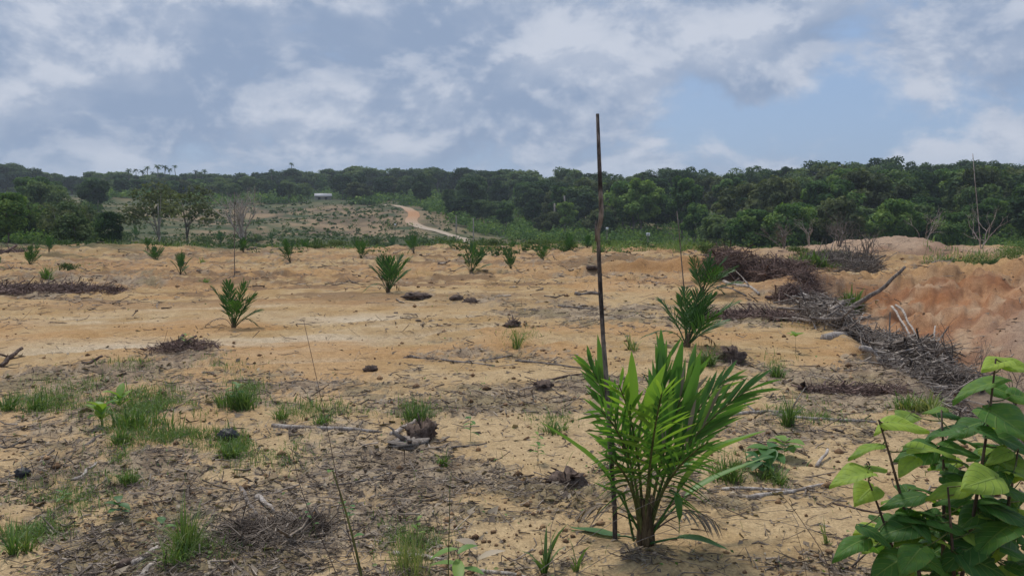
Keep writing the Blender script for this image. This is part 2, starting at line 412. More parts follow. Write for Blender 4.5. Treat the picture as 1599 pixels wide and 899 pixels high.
M['forest_olive'] = mat_leaf('forest_leaf_olive', (.042, .058, .028), (.095, .120, .052), (.19, .21, .09), .25, .75, .5, .12)
M['wispy'] = mat_leaf('wispy_leaf', (.07, .085, .045), (.13, .15, .075), (.22, .23, .12), .3, .8, .15, .1)
M['scrub'] = mat_leaf('scrub_leaf', (.035, .060, .026), (.078, .125, .044), (.18, .22, .08), .25, .75, .2, .12)
M['bark_pale'] = mat_bark('bark_pale', (.24, .20, .165), (.52, .47, .42))
M['bark_grey'] = mat_bark('bark_grey', (.11, .09, .075), (.27, .235, .205))
M['bark_brown'] = mat_bark('bark_brown', (.06, .042, .034), (.17, .125, .10))
M['brush'] = mat_bark('brush_twigs', (.11, .074, .066), (.26, .185, .155), 5, (1, 1, 1))
M['tangle'] = mat_bark('tangle_wood', (.13, .105, .09), (.34, .295, .255), 4, (1, 1, 1))
M['twig'] = mat_bark('litter_twigs', (.10, .078, .064), (.36, .30, .24), 3, (1, 1, 1))
M['stake'] = mat_bark('stake_wood', (.045, .038, .035), (.25, .215, .19), 9, (1, 1, .35), .85, (.40, .62))
M['forest_bark'] = mat_bark('forest_bark', (.10, .09, .075), (.26, .235, .20), 1.2)
M['petiole'] = mat_bark('petiole', (.055, .075, .022), (.14, .15, .05), 20, (1, 1, .2), .6)
M['sheath'] = mat_bark('palm_base_fibre', (.055, .038, .022), (.15, .11, .06), 30, (1, 1, .15), .8)
M['clod'] = mat_bark('soil_clod', (.16, .095, .055), (.36, .23, .125), 9, (1, 1, 1), .95)
M['black'] = mat_bark('black_film', (.010, .010, .012), (.03, .03, .034), 20, (1, 1, 1), .45)
def flat(name, c, rough=.7):
    m, k, p, o = principled(name); g = k.node('ShaderNodeNewGeometry')
    n = k.noise(g.outputs['Position'], 2.5, 4, .6)
    k.l.new(k.mix(k.ramp(n, .3, .7), tuple(x * .8 for x in c), c), p.inputs['Base Color']); p.inputs['Roughness'].default_value = rough
    return m
M['roof'] = flat('roof_sheet', (.42, .42, .44), .6); M['wall'] = flat('house_wall', (.42, .38, .33)); M['white'] = flat('white_paint', (.85, .85, .85)); M['shade'] = flat('dark_opening', (.03, .03, .03))

# ------------------------------------------------------------------ terrain sheet
def build_ground():
    a = [np.linspace(-math.pi, -.74, 46)[:-1], np.linspace(-.74, .74, 640), np.linspace(.74, math.pi, 46)[1:-1]]
    ang = np.concatenate(a)
    r = [0.05, .4, .8, 1.2, 1.6, 2.0, 2.3]
    while r[-1] < 4000:
        q = r[-1]
        if q < 78: st = min(max(q * q / 1971 * 1.45, .02), .30)
        elif q < 480: st = q * .016
        else: st = q * .10
        r.append(q + st)
    r = np.array(r); na, nr = len(ang), len(r)
    A, RR = np.meshgrid(ang, r)
    x = (np.sin(A) * RR).ravel(); y = (np.cos(A) * RR).ravel()
    z = ground_z(x, y)
    # ---- what the surface is made of
    rr = np.hypot(x, y)
    L = litter_mask(x, y)
    px, row = project(x, y, np.zeros_like(x)); ok = (y > 1) & (rr < 75)
    px = np.where(ok, px, 3000.); row = np.where(ok, row, 3000.)
    def C(r_, g_, b_): return np.array([r_, g_, b_])[None]
    def mixc(c, d, t): return c * (1 - t[:, None]) + d * t[:, None]
    n1 = fbm(x * .35, y * .35, 4, 101); n2 = fbm(x * 1.6, y * 1.6, 4, 105); n3 = fbm(x * 6, y * 6, 3, 109)
    streak = fbm(x * .35 + y * .10, y * 2.2 - x * .55, 4, 113)
    sand = mixc(np.repeat(C(.40, .265, .122), len(x), 0), C(.48, .345, .185), sstep(.35, .65, n2))
    sand = mixc(sand, C(.45, .25, .105), sstep(.50, .72, n1) * .55)
    sand = mixc(sand, C(.56, .43, .26), sstep(540, 640, row) * .35 * (row < 2000))
    pale = np.clip(ellipses(px, row, PALE), 0, 1) * sstep(.38, .60, streak)
    sand = mixc(sand, C(.60, .51, .38), pale * .85)
    for T in TRACKS: 
        q = seg_dist(x, y, T); sand = mixc(sand, C(.60, .50, .36), np.exp(-(q / .16) ** 2) * sstep(.35, .6, streak) * .6)
    # damp brown crust between the palms at mid distance
    sand = mixc(sand, C(.20, .125, .070), sstep(.50, .56, fbm(x * .30, y * .75, 5, 117, .68)) * sstep(19, 27, rr) * .85)
    sand = mixc(sand, C(.44, .265, .125), sstep(.50, .60, fbm(x * .2 + 9, y * .5, 4, 118)) * sstep(19, 27, rr) * .6)
    lit = mixc(np.repeat(C(.205, .162, .122), len(x), 0), C(.39, .315, .225), sstep(.35, .7, n3))
    lit = mixc(lit, C(.17, .15, .07), sstep(.52, .68, fbm(x * 1.1, y * 1.1, 3, 121)) * .5)
    c = mixc(sand, lit, np.clip(L * .82, 0, 1))
    # orange clay where the ground was dug away, pink spoil, grey sand
    clay = np.clip(np.exp(-((x - 13.0) / 5.4) ** 4 - ((y - 21.6) / 3.9) ** 4), 0, 1) * ok
    cl = mixc(np.repeat(C(.34, .148, .062), len(x), 0), C(.43, .24, .125), sstep(.35, .65, fbm(x * .9, y * 1.8, 4, 127)))
    cl = mixc(cl, C(.24, .105, .05), sstep(.50, .62, fbm(x * 1.3 + 4, y * 2.6, 5, 128, .65)) * .8)
    cl = mixc(cl, C(.50, .35, .22), sstep(.54, .66, fbm(x * .7 + 8, y * 1.2, 4, 129, .6)) * .8)
    c = mixc(c, cl, np.clip(clay * 1.3, 0, 1))
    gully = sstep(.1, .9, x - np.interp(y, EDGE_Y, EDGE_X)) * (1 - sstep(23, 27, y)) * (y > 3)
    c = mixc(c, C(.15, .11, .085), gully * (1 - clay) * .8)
    spoil = np.exp(-((x - 12.3) / 1.9) ** 2 - ((y - 18.9) / 2.4) ** 2)
    c = mixc(c, C(.36, .29, .225), np.clip(spoil * 1.4, 0, 1) * .7)
    pink = np.clip(np.exp(-((x - 20) / 7.5) ** 4 - ((y - 47.5) / 4.5) ** 4), 0, 1)
    c = mixc(c, mixc(np.repeat(C(.34, .215, .155), len(x), 0), C(.42, .30, .21), sstep(.4, .6, n1)), pink)
    bank = np.exp(-((x - 6) / 3.2) ** 4 - ((y - 33.9) / .8) ** 2)
    c = mixc(c, C(.34, .185, .075), bank * .8)
    # beyond the field edge: rough grass, bare brown cuts
    far = sstep(60, 74, rr + (fbm(x * .13, y * .13, 4, 102) - .5) * 46)
    f1 = fbm(x * .055, y * .055, 5, 131); f2 = fbm(x * .16, y * .16, 4, 135)
    veg = mixc(np.repeat(C(.050, .075, .030), len(x), 0), C(.12, .125, .060), sstep(.35, .65, f2))
    bare = mixc(np.repeat(C(.15, .11, .07), len(x), 0), C(.29, .21, .125), sstep(.4, .65, f2))
    az = CX + F * x / np.maximum(y, 1)
    clr = np.exp(-((az - 480) / 230) ** 4 - ((rr - 235) / 70) ** 4)
    veg = mixc(veg, bare, np.clip(sstep(.43, .57, f1 * .4 + f2 * .35 + fbm(x * .5, y * .5, 3, 137) * .25 + (clr - .5) * .07), 0, 1) * (.35 + .65 * clr))
    veg = mixc(veg, C(.04, .06, .028), sstep(330, 420, rr))
    spots = np.clip(np.exp(-((az - 375) / 48) ** 2 - ((rr - 372) / 16) ** 2) * 1.6, 0, 1)
    veg = mixc(veg, C(.50, .38, .27), spots)
    c = mixc(c, veg, far)
    V = np.c_[x, y, z]
    i = np.arange(nr - 1)[:, None] * na + np.arange(na)[None]; j = np.arange(nr - 1)[:, None] * na + (np.arange(na)[None] + 1) % na
    q = np.stack([i, i + na, j + na, j], -1).reshape(-1, 4)
    me = new_mesh('ground', V, [q, np.arange(na)[None]], M['ground'], True, {'col': c})
    tag(link('ground', me), 'cleared sandy ground strewn with litter', None, None, 'structure')
build_ground()

# ------------------------------------------------------------------ trees
def leaf_quads(mb, P, Nn, size, tint, rng, asp=1.0):
    """one folded kite per point, facing roughly along Nn"""
    n = len(P)
    Nn = Nn / (np.linalg.norm(Nn, axis=1)[:, None] + 1e-9)
    r = rng.normal(0, 1, (n, 3)); u = np.cross(Nn, r); u /= np.linalg.norm(u, axis=1)[:, None] + 1e-9
    v = np.cross(Nn, u); s = size[:, None]
    a = P - u * s; b = P + v * s * .62 * asp + Nn * s * .10; c = P + u * s * 1.05 - Nn * s * .25; d = P - v * s * .62 * asp + Nn * s * .10
    V = np.stack([a, b, c, d], 1).reshape(-1, 3)
    i = np.arange(n) * 4
    f = np.concatenate([np.stack([i, i + 1, i + 2], 1), np.stack([i, i + 2, i + 3], 1)])
    mb.add(V, [f], np.repeat(tint, 4))
def crown(seed, rx, rz, zc, nlobes, nleaf, lsize, mat, flat_=.75, spread=.62, hollow=.55, name='crown', ymul=1.0, lobe=1.0):
    """a crown of unit-scale metres around the trunk axis: lobes of leaf kites with gaps between"""
    rng = np.random.default_rng(seed); mb = MB()
    lob = []
    for k in range(nlobes):
        a = rng.random() * 2 * np.pi; h = rng.uniform(-.75, .85); q = math.sqrt(max(0, 1 - (h * .9) ** 2)) * rng.uniform(.35, 1.0) * spread
        lob.append((np.array([math.cos(a) * q * rx, math.sin(a) * q * rx * ymul, zc + h * rz * .68]), rng.uniform(.24, .48) * rx * lobe, rng.random()))
    per = nleaf // nlobes
    for c, lr, t in lob:
        d = rng.normal(0, 1, (per, 3)); d[:, 2] += .35; d /= np.linalg.norm(d, axis=1)[:, None]
        rad = lr * (hollow + (1.08 - hollow) * rng.random(per) ** .6)
        bump = 1 + .22 * np.sin(d[:, 0] * 7 + seed) * np.cos(d[:, 1] * 6 + t * 9)
        P = c + d * (rad * bump)[:, None] * np.array([1, 1, flat_])
        Nn = d + rng.normal(0, .55, (per, 3)) + np.array([0, 0, .5])
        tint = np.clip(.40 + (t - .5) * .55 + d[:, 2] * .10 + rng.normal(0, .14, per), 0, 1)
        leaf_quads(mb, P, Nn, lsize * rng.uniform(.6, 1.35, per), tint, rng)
    return mb.mesh(name, mat), lob
def trunk_mesh(seed, lob, r0, zc, mat, name='trunk', lean=.3, nlimb=7):
    rng = np.random.default_rng(seed + 99); mb = MB()
    top = np.array([rng.normal(0, lean), rng.normal(0, lean), zc + .5])
    sp = wiggle((0, 0, -.6), top, 6, r0 * .5, seed)
    mb.tube(sp, np.linspace(r0, r0 * .35, 6), 7, .5)
    for c, lr, t in lob[:nlimb]:
        st = sp[2 + int(rng.integers(0, 3))]
        m = (st + c) / 2 + np.array([0, 0, -.12 * np.linalg.norm(c - st)])
        mb.tube(bez(st, m, c, 5), np.linspace(r0 * .42, r0 * .12, 5), 5, .55)
    return mb.mesh(name, mat, True)
TREE = {}
def kind(key, seed, rx, rz, zc, nl, nleaf, ls, mat, r0=.22, bark='forest_bark', **kw):
    cm, lob = crown(seed, rx, rz, zc, nl, nleaf, ls, M[mat], **kw)
    tm = trunk_mesh(seed, lob, r0, zc, M[bark])
    h = max(c[2] + lr * .8 for c, lr, _ in lob)
    TREE.setdefault(key, []).append((cm, tm, h, rx))
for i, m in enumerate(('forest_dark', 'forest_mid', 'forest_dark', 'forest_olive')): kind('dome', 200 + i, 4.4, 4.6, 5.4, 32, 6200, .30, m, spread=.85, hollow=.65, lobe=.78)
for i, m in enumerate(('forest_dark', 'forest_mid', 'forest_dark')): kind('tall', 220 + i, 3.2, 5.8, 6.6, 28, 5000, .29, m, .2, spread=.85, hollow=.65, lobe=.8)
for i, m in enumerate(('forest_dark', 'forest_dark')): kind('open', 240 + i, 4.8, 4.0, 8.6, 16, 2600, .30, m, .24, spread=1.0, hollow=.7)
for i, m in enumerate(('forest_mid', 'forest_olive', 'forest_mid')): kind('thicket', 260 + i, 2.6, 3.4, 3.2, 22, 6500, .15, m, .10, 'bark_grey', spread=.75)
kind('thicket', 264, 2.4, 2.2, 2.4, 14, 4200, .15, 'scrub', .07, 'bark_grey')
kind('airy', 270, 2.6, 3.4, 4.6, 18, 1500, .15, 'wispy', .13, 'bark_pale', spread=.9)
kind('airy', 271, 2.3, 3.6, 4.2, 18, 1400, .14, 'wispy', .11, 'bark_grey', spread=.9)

SKY = np.array([(-200, 262), (0, 257), (50, 259), (72, 268), (92, 276), (130, 276), (150, 266), (190, 268), (215, 273), (260, 272), (300, 273), (350, 270), (400, 268), (430, 268), (455, 266), (480, 264), (510, 271), (545, 259), (565, 262), (600, 268), (640, 263),
                (670, 261), (705, 264), (760, 266), (800, 264), (835, 268), (853, 277), (870, 262), (895, 260), (915, 268), (945, 274), (965, 268), (1000, 274), (1025, 262), (1045, 256), (1080, 263), (1130, 267), (1180, 260), (1230, 262), (1262, 252), (1300, 248), (1322, 262),
                (1345, 252), (1385, 242), (1405, 249), (1450, 256), (1500, 255), (1550, 246), (1599, 257), (1800, 252)], float)
def sky_row(px): return float(np.interp(px, SKY[:, 0], SKY[:, 1]))
def place_tree(name, variant, x, y, height, label, group, rz=None, width=1.0, cat='tree', z=None):
    cm, tm, h, rx = variant
    s = height / h
    root = empty(name, (x, y, gz(x, y) if z is None else z), random.random() * 6.28 if rz is None else rz)
    root.scale = (s * width, s * width, s)
    tag(root, label, cat, group)
    link('trunk', tm, root); link('crown', cm, root)
    return root
ZONES = [(60, 'at the left photo edge'), (175, 'above the yellow green bush'), (300, 'behind the pale forked tree'), (430, 'behind the bare pale tree'), (520, 'around the pale roofed house'), (640, 'between house and dirt track'),
         (740, 'above the winding dirt track'), (860, 'right of the dirt track'), (930, 'just left of the tall stake'), (1010, 'just right of the tall stake'), (1100, 'above the white square board'), (1200, 'behind the brown brush heap'), (1340, 'behind the dead brush'),
         (1440, 'above the pink mound'), (1520, 'left of the thin tall pole'), (9999, 'at the right photo edge')]
def zone_label(px, d, h, top, form, near):
    z = next(t for lim, t in ZONES if px < lim)
    where = 'on the skyline' if top else 'in front' if near < .2 else 'midway up' if near < .6 else 'high up'
    size = 'tall' if h > 10.5 else 'short' if h < 7 else 'medium'
    if px < 175 and d < 150: where = 'in thicket'
    return '%s %s tree %s %s' % (size, form, where, z), 'forest trees ' + z
TREES = []
def forest():
    rng = np.random.default_rng(5); random.seed(5)
    dminp = np.array([(-200, 82), (140, 92), (165, 300), (400, 310), (630, 305), (690, 240), (760, 225), (860, 200), (1000, 150), (1200, 122), (1900, 108)], float)
    dmaxp = np.array([(-200, 400), (400, 440), (640, 430), (860, 330), (1000, 285), (1200, 268), (1900, 262)], float)
    pts = []
    def ok(x, y, s):
        return all((x - a) ** 2 + (y - b) ** 2 > s * s for a, b in pts)
    # ridge row first: it draws the skyline
    px = -60.0
    while px < 1680:
        d = np.interp(px, dmaxp[:, 0], dmaxp[:, 1]) - rng.uniform(0, 18)
        x = (px - CX) / F * d; g = gz(x, d)
        h = EYE + (HORIZON - sky_row(px)) / F * d - g
        if h > 4:
            TREES.append((px, d, x, h * rng.uniform(.90, 1.05), True)); pts.append((x, d))
        px += rng.uniform(15, 27)
    n = 0
    for t in range(60000):
        if len(TREES) >= 292: break
        px = rng.uniform(-90, 1690)
        lo = np.interp(px, dminp[:, 0], dminp[:, 1]); hi = np.interp(px, dmaxp[:, 0], dmaxp[:, 1]) - 8
        if px < 160 and rng.random() < .5: hi = 140
        d = 1 / rng.uniform(1 / hi, 1 / lo)
        x = (px - CX) / F * d
        sp = max(3.4 if px < 170 else 5.0, d * .026)
        if not ok(x, d, sp): continue
        if 478 < px < 536 and d < 385: continue
        g = gz(x, d)
        near = (d - lo) / max(hi - lo, 1)
        h = rng.uniform(8.5, 12.5) if near > .22 else rng.uniform(5.5, 8.5)
        if px < 170 and d < 150: h = rng.uniform(3.2, 6.0)
        cap = EYE + (HORIZON - sky_row(px) - rng.uniform(6, 14)) / F * d - g
        h = min(h, max(cap, 3.0))
        TREES.append((px, d, x, h, False)); pts.append((x, d))
    for px, d, x, h, top in TREES:
        if px < 170 and d < 150: v = random.choice(TREE['thicket'] + TREE['thicket'][2:] + TREE['airy'])
        elif d < 160 and h < 8: v = random.choice(TREE['dome'][:2] + TREE['thicket'][:1])
        elif top and px > 850: v = random.choice(TREE['dome'][:3:2] + TREE['open'] * 2 + TREE['tall'][:1])
        elif top: v = random.choice(TREE['dome'][:3:2])
        else: v = random.choice(TREE['dome'] * 2 + TREE['tall'])
        wd = random.uniform(.85, 1.15)
        if top and px < 850: wd *= 1.25
        if h < 7.5 and any(v is q for q in TREE['dome']): wd *= 1.25
        lo = np.interp(px, dminp[:, 0], dminp[:, 1]); hi = np.interp(px, dmaxp[:, 0], dmaxp[:, 1])
        form = next({'dome': 'round crowned', 'tall': 'narrow crowned', 'open': 'open crowned', 'thicket': 'bushy', 'airy': 'thin'}[k] for k, L in TREE.items() if any(v is q for q in L))
        lab, grp = zone_label(px, d, h, top, form, (d - lo) / max(hi - lo, 1))
        place_tree('forest_tree', v, x, d, h, lab, grp, width=wd)
forest()
def number_shared():
    by = {}
    for o in COL.objects:
        if o.name.startswith(('forest_tree', 'coconut_palm')) and 'label' in o: by.setdefault(o['label'], []).append(o)
    words = ('leftmost', 'second from left', 'third from left', 'fourth from left', 'fifth from left', 'sixth from left', 'seventh from left', 'eighth from left', 'ninth from left', 'tenth from left', 'eleventh from left', 'twelfth from left')
    for lab, L in by.items():
        if len(L) > 1:
            for o, wd in zip(sorted(L, key=lambda o: o.location.x / o.location.y), words): o['label'] = lab + ', ' + wd
# single trees the eye picks out
def spot_tree(var, px, base_row, top_row, d, label, width=1.0):
    x = (px - CX) / F * d; g = gz(x, d)
    h = EYE + (HORIZON - top_row) / F * d - g
    return place_tree('field_edge_tree', var, x, d, h, label, None, width=width)
spot_tree(TREE['airy'][0], 248, 370, 283, 92, 'tree with pale forked trunk and thin yellowish crown behind the field edge', 1.25)
spot_tree(TREE['airy'][1], 296, 370, 288, 97, 'dull brown green leaning tree right of the pale forked one', 1.2)
spot_tree(TREE['thicket'][3], 120, 372, 333, 80, 'rounded yellow green bush in front of the left thicket', 1.25)
spot_tree(TREE['thicket'][0], 172, 372, 330, 90, 'small dark tree at the right end of the left thicket', .9)
spot_tree(TREE['thicket'][0], 12, 375, 300, 78, 'tall green bush at the left edge of the photo', 1.1)

# wooded mass beyond and between the single trees: nobody could count it
def mass(name, pts, label, mat, size, per, rad, cat='wood'):
    rng = np.random.default_rng(len(pts)); mb = MB()
    P = np.repeat(pts, per, 0); d = rng.normal(0, 1, P.shape); d[:, 2] = np.abs(d[:, 2]) + .1; d /= np.linalg.norm(d, axis=1)[:, None]
    rr = np.repeat(rad, per); P = P + d * (rr * rng.uniform(.5, 1.05, len(P)))[:, None] * np.array([1, 1, .9])
    t = np.clip(np.repeat(rng.normal(.42, .17, len(pts)), per) + rng.normal(0, .13, len(P)), 0, 1)
    leaf_quads(mb, P, d + rng.normal(0, .5, P.shape), np.repeat(size, per) * rng.uniform(.6, 1.3, len(P)), t, rng)
    return tag(mb.build(name, M[mat]), label, cat, None, 'stuff')
def gpts(n, fpx, fd, zoff=0.0, seed=0):
    rng = np.random.default_rng(seed); px = fpx(rng, n); d = fd(rng, n, px)
    x = (px - CX) / F * d
    return np.c_[x, d, ground_z(x, d, False) + zoff], px, d
# far ridge belt behind the skyline row
P, px, d = gpts(1300, lambda r, n: r.uniform(-120, 1720, n), lambda r, n, p: np.interp(p, [-200, 640, 1000, 1900], [418, 440, 285, 262]) + r.uniform(2, 26, n), 0, 3)
top = EYE + (HORIZON - np.interp(px, SKY[:, 0], SKY[:, 1]) - RNG.uniform(11, 24, len(px))) / F * d
P[:, 2] += np.clip(top - 5.2 - P[:, 2], 0, 99) * RNG.random(len(P)) ** .6; mass('ridge_wood', P, 'unbroken dark wood along the far ridge', 'forest_dark', np.full(len(P), .60), 100, np.full(len(P), 5.0))
# undergrowth filling the forest floor
dlo = lambda p: np.interp(p, [-200, 140, 165, 400, 630, 690, 760, 860, 1000, 1200, 1900], [80, 90, 290, 305, 300, 235, 205, 165, 112, 100, 92])
P, px, d = gpts(2300, lambda r, n: r.uniform(-120, 1720, n), lambda r, n, p: 1 / r.uniform(1 / (dlo(p) * 2.0 + 10), 1 / dlo(p)), .3, 4)
keep = ~((px > 470) & (px < 545) & (d < 375)); P, px, d = P[keep], px[keep], d[keep]
mass('undergrowth', P, 'dark undergrowth between the forest trees', 'forest_mid', np.clip(d * .0015, .15, .5), 75, np.interp(d, [80, 150, 400], [1.5, 2.7, 4.2]) * RNG.uniform(.5, 1.2, len(d)), 'undergrowth')
# low scrub over the valley side and the clearing
P, px, d = gpts(8600, lambda r, n: r.uniform(-100, 1000, n), lambda r, n, p: 1 / r.uniform(1 / 310, 1 / 92, n), 0, 6)
keep = (fbm(P[:, 0] * .05, P[:, 1] * .05, 3, 140) > .47) | (RNG.random(len(P)) < .2)
q = np.abs(px - np.interp(project(P[:, 0], P[:, 1], P[:, 2])[1], [320, 345, 360, 378], [640, 648, 672, 722]))
keep &= q > 18
P, d = P[keep], d[keep]
mass('valley_scrub', P, 'low green scrub over the brown valley clearing', 'scrub', np.clip(d * .0012, .12, .4), 14, np.clip(RNG.gamma(1.3, .34, len(P)), .15, 2.3), 'scrub')

# ragged low scrub where the field breaks off
P, px, d = gpts(2600, lambda r, n: r.uniform(-100, 1250, n), lambda r, n, p: r.uniform(50, 84, n), 0, 9)
keep = fbm(P[:, 0] * .16, P[:, 1] * .16, 3, 144) + np.clip((d - 62) * .012, -.1, .16) > .53
P, d = P[keep], d[keep]; P[:, 2] = ground_z(P[:, 0], P[:, 1])
mass('rim_scrub', P, 'ragged low weeds and scrub where the field breaks off', 'scrub', np.full(len(P), .085), 26, np.clip(RNG.gamma(2.0, .17, len(P)), .12, .9), 'scrub')

# ------------------------------------------------------------------ dirt track, house, poles, signs across the valley
def track():
    row = [(598, 320), (622, 322), (640, 328), (648, 338), (640, 347), (655, 355), (680, 361), (704, 367), (722, 376), (728, 382)]
    C_ = [ground(p, r, 90) for p, r in row]
    pts = np.array([tuple(c) for c in C_]); t = np.linspace(0, len(pts) - 1, 60)
    xs = np.interp(t, np.arange(len(pts)), pts[:, 0]); ys = np.interp(t, np.arange(len(pts)), pts[:, 1])
    ker = np.ones(5) / 5; xs[2:-2] = np.convolve(xs, ker, 'valid'); ys[2:-2] = np.convolve(ys, ker, 'valid')
    dx, dy = np.gradient(xs), np.gradient(ys); L = np.hypot(dx, dy); nx, ny = -dy / L, dx / L
    V = []
    for k in (-1, -.5, 0, .5, 1):
        X = xs + nx * k * 1.5; Y = ys + ny * k * 1.5
        V.append(np.c_[X, Y, ground_z(X, Y, False) + .22 - .10 * abs(k)])
    V = np.stack(V, 1).reshape(-1, 3); n = len(xs)
    i = np.arange(n - 1)[:, None] * 5 + np.arange(4)[None]
    q = np.stack([i, i + 1, i + 6, i + 5], -1).reshape(-1, 4)
    f = np.clip(np.linspace(0, 1, n), 0, 1); red = np.exp(-((f - .33) / .14) ** 2)
    c = np.array([.47, .39, .30])[None] * (1 - red[:, None]) + np.array([.45, .25, .13])[None] * red[:, None]
    me = new_mesh('dirt_track', V, [q], M['ground'], True, {'col': np.repeat(c, 5, 0)})
    tag(link('dirt_track', me), 'pale dirt track winding up the valley side', None, None, 'structure')
track()
def house():
    d = 372.0; x = (506 - CX) / F * d; z0 = EYE + (HORIZON - 306.5) / F * d
    g = gz(x, d); h = z0 - g
    r = tag(empty('house', (x, d, g), R(14)), 'small far house with a pale metal roof among the trees', 'house')
    def box(x0, x1, y0, y1, z0, z1):
        V = np.array([(a, b, c) for c in (z0, z1) for a, b in ((x0, y0), (x1, y0), (x1, y1), (x0, y1))])
        return V, [[(3, 2, 1, 0), (4, 5, 6, 7), (0, 1, 5, 4), (1, 2, 6, 5), (2, 3, 7, 6), (3, 0, 4, 7)]]
    mb = MB(); mb.add(*box(-3.2, 3.2, -2.2, 2.2, -.5, h)); mb.build('wall', M['wall'], r)
    V = [(-3.5, -3, h), (3.5, -3, h), (3.5, 0, h + 1.1), (-3.5, 0, h + 1.1), (-3.5, 3, h), (3.5, 3, h), (-3.5, -3, h - .12), (3.5, -3, h - .12), (-3.5, 3, h - .12), (3.5, 3, h - .12)]
    mb = MB(); mb.add(V, [[(0, 1, 2, 3), (3, 2, 5, 4), (0, 6, 7, 1), (4, 5, 9, 8)], [(0, 3, 4), (1, 5, 2)]]); mb.build('roof', M['roof'], r)
    mb = MB(); mb.add(*box(-2.2, -1.1, -2.24, -2.18, h - 1.6, h - .5)); mb.build('window', M['shade'], r)
    mb = MB(); mb.add(*box(.6, 1.6, -2.24, -2.18, -.3, h - .4)); mb.build('door', M['shade'], r)
house()
def pole(name, px, top, base, dist, rad, label, mat, cat='pole', lean=0.0):
    b = at(px, base, dist); b.z = gz(b.x, b.y); t = at(px + lean, top, dist)
    mb = MB(); mb.tube(wiggle((0, 0, -.3), t - b, 5, rad * .5, int(px)), np.linspace(rad, rad * .7, 5), 6)
    return tag(mb.build(name, M[mat], None, True, b), label, cat)
pole('utility_pole', 712, 336, 354, 205, .16, 'grey pole by the bend of the dirt track', 'bark_pale')
pole('utility_pole', 739, 341, 377, 172, .15, 'grey pole at the foot of the dirt track', 'bark_pale')
pole('dead_tree', 866, 318, 342, 205, .30, 'pale bare trunk at the dark forest edge left of the stake', 'bark_pale', 'dead tree')
pole('dead_tree', 881, 306, 338, 207, .26, 'thin pale bare trunk nearest the stake at the forest edge', 'bark_pale', 'dead tree')
def board(px, row, dist, wpx, hpx, name, label, dark=False):
    c = at(px, row, dist); g = gz(c.x, c.y); wd = wpx / F * dist; h = hpx / F * dist
    r = tag(empty(name, (c.x, c.y, g)), label, 'sign'); z = max(c.z - g, .6)
    mb = MB(); mb.tube([(0, .06, -.3), (0, .06, z)], .05, 6); mb.build('post', M['bark_grey'], r)
    y0, y1 = -.03, .03
    V = np.array([(a, b, q) for q in (z - h / 2, z + h / 2) for a, b in ((-wd / 2, y0), (wd / 2, y0), (wd / 2, y1), (-wd / 2, y1))])
    mb = MB(); mb.add(V, [[(3, 2, 1, 0), (4, 5, 6, 7), (0, 1, 5, 4), (1, 2, 6, 5), (2, 3, 7, 6), (3, 0, 4, 7)]]); mb.build('panel', M['white'], r)
    if dark:
        s_ = wd * .13; mb = MB(); mb.tube([(-s_, -.045, z - s_), (s_, -.045, z - s_), (s_, -.045, z + s_ * 1.4), (-s_, -.045, z + s_ * 1.4), (-s_, -.045, z - s_)], s_ * .4, 4); mb.build('mark', M['shade'], r)
board(1012, 366, 104, 6, 5, 'sign_board', 'small white square board with a dark mark before the forest', True)
board(948, 357, 108, 4, 4, 'sign_board', 'tiny pale round board just right of the tall stake')
board(617, 351, 190, 3, 3, 'sign_board', 'tiny white marker in the clearing left of the dirt track')

# coconut palms on the far skyline
def coconut_mesh(seed):
    rng = np.random.default_rng(seed); mb = MB()
    for k in range(15):
        a = rng.random() * 6.28; el = rng.uniform(-.7, 1.55); L = rng.uniform(1.5, 2.3)
        dr = np.array([math.cos(a), math.sin(a), 0]); p0 = np.zeros(3); p2 = dr * L * math.cos(el * .6) + np.array([0, 0, L * (math.sin(el) * .75 - .55)]); p1 = dr * L * .5 + np.array([0, 0, L * .55 * math.sin(el + .4)])
        c = bez(p0, p1, p2, 9); sd_ = np.array([-dr[1], dr[0], 0])
        wv = np.sin(np.linspace(.25, 3.0, 9)) * .26
        for s_ in (-1, 1):
            o_ = c + sd_ * (wv * s_)[:, None] - np.array([0, 0, 1])[None] * (wv * .7)[:, None]
            V = np.concatenate([c, o_]); i = np.arange(8); mb.add(V, [np.stack([i, i + 1, i + 10, i + 9], 1)], rng.uniform(.1, .5))
    return mb.mesh('crown', M['forest_dark'])
COCO = [coconut_mesh(i) for i in range(3)]
mb = MB(); mb.tube(wiggle((0, 0, -8), (0, 0, 0), 6, .12, 3), np.linspace(.26, .16, 6), 6); COCOT = mb.mesh('trunk', M['forest_bark'], True)
for i, (px, row) in enumerate(((201, 268), (212, 266), (222, 266), (230, 263), (238, 269), (246, 262), (257, 261), (265, 263), (273, 261), (296, 271), (306, 270), (312, 271), (319, 265), (424, 268), (444, 267), (455, 258), (501, 268), (571, 264), (606, 266))):
    d = 408 + (i * 37) % 30; p = at(px, row - 2.5 + (i * 7 % 5), d)
    r = empty('coconut_palm', p, i * 1.3); s = random.uniform(.75, 1.15); r.scale = (s, s, s)
    where = ('standing in the cluster behind the pale forked tree' if px < 280 else 'among the loose four right of the cluster' if px < 340 else 'left of the small roofed house' if px < 470 else 'above and right of the small roofed house')
    tag(r, 'slim coconut palm ' + where, 'palm', 'coconut palms on the skyline ' + where)
    link('trunk', COCOT, r); link('crown', COCO[i % 3], r)

number_shared()

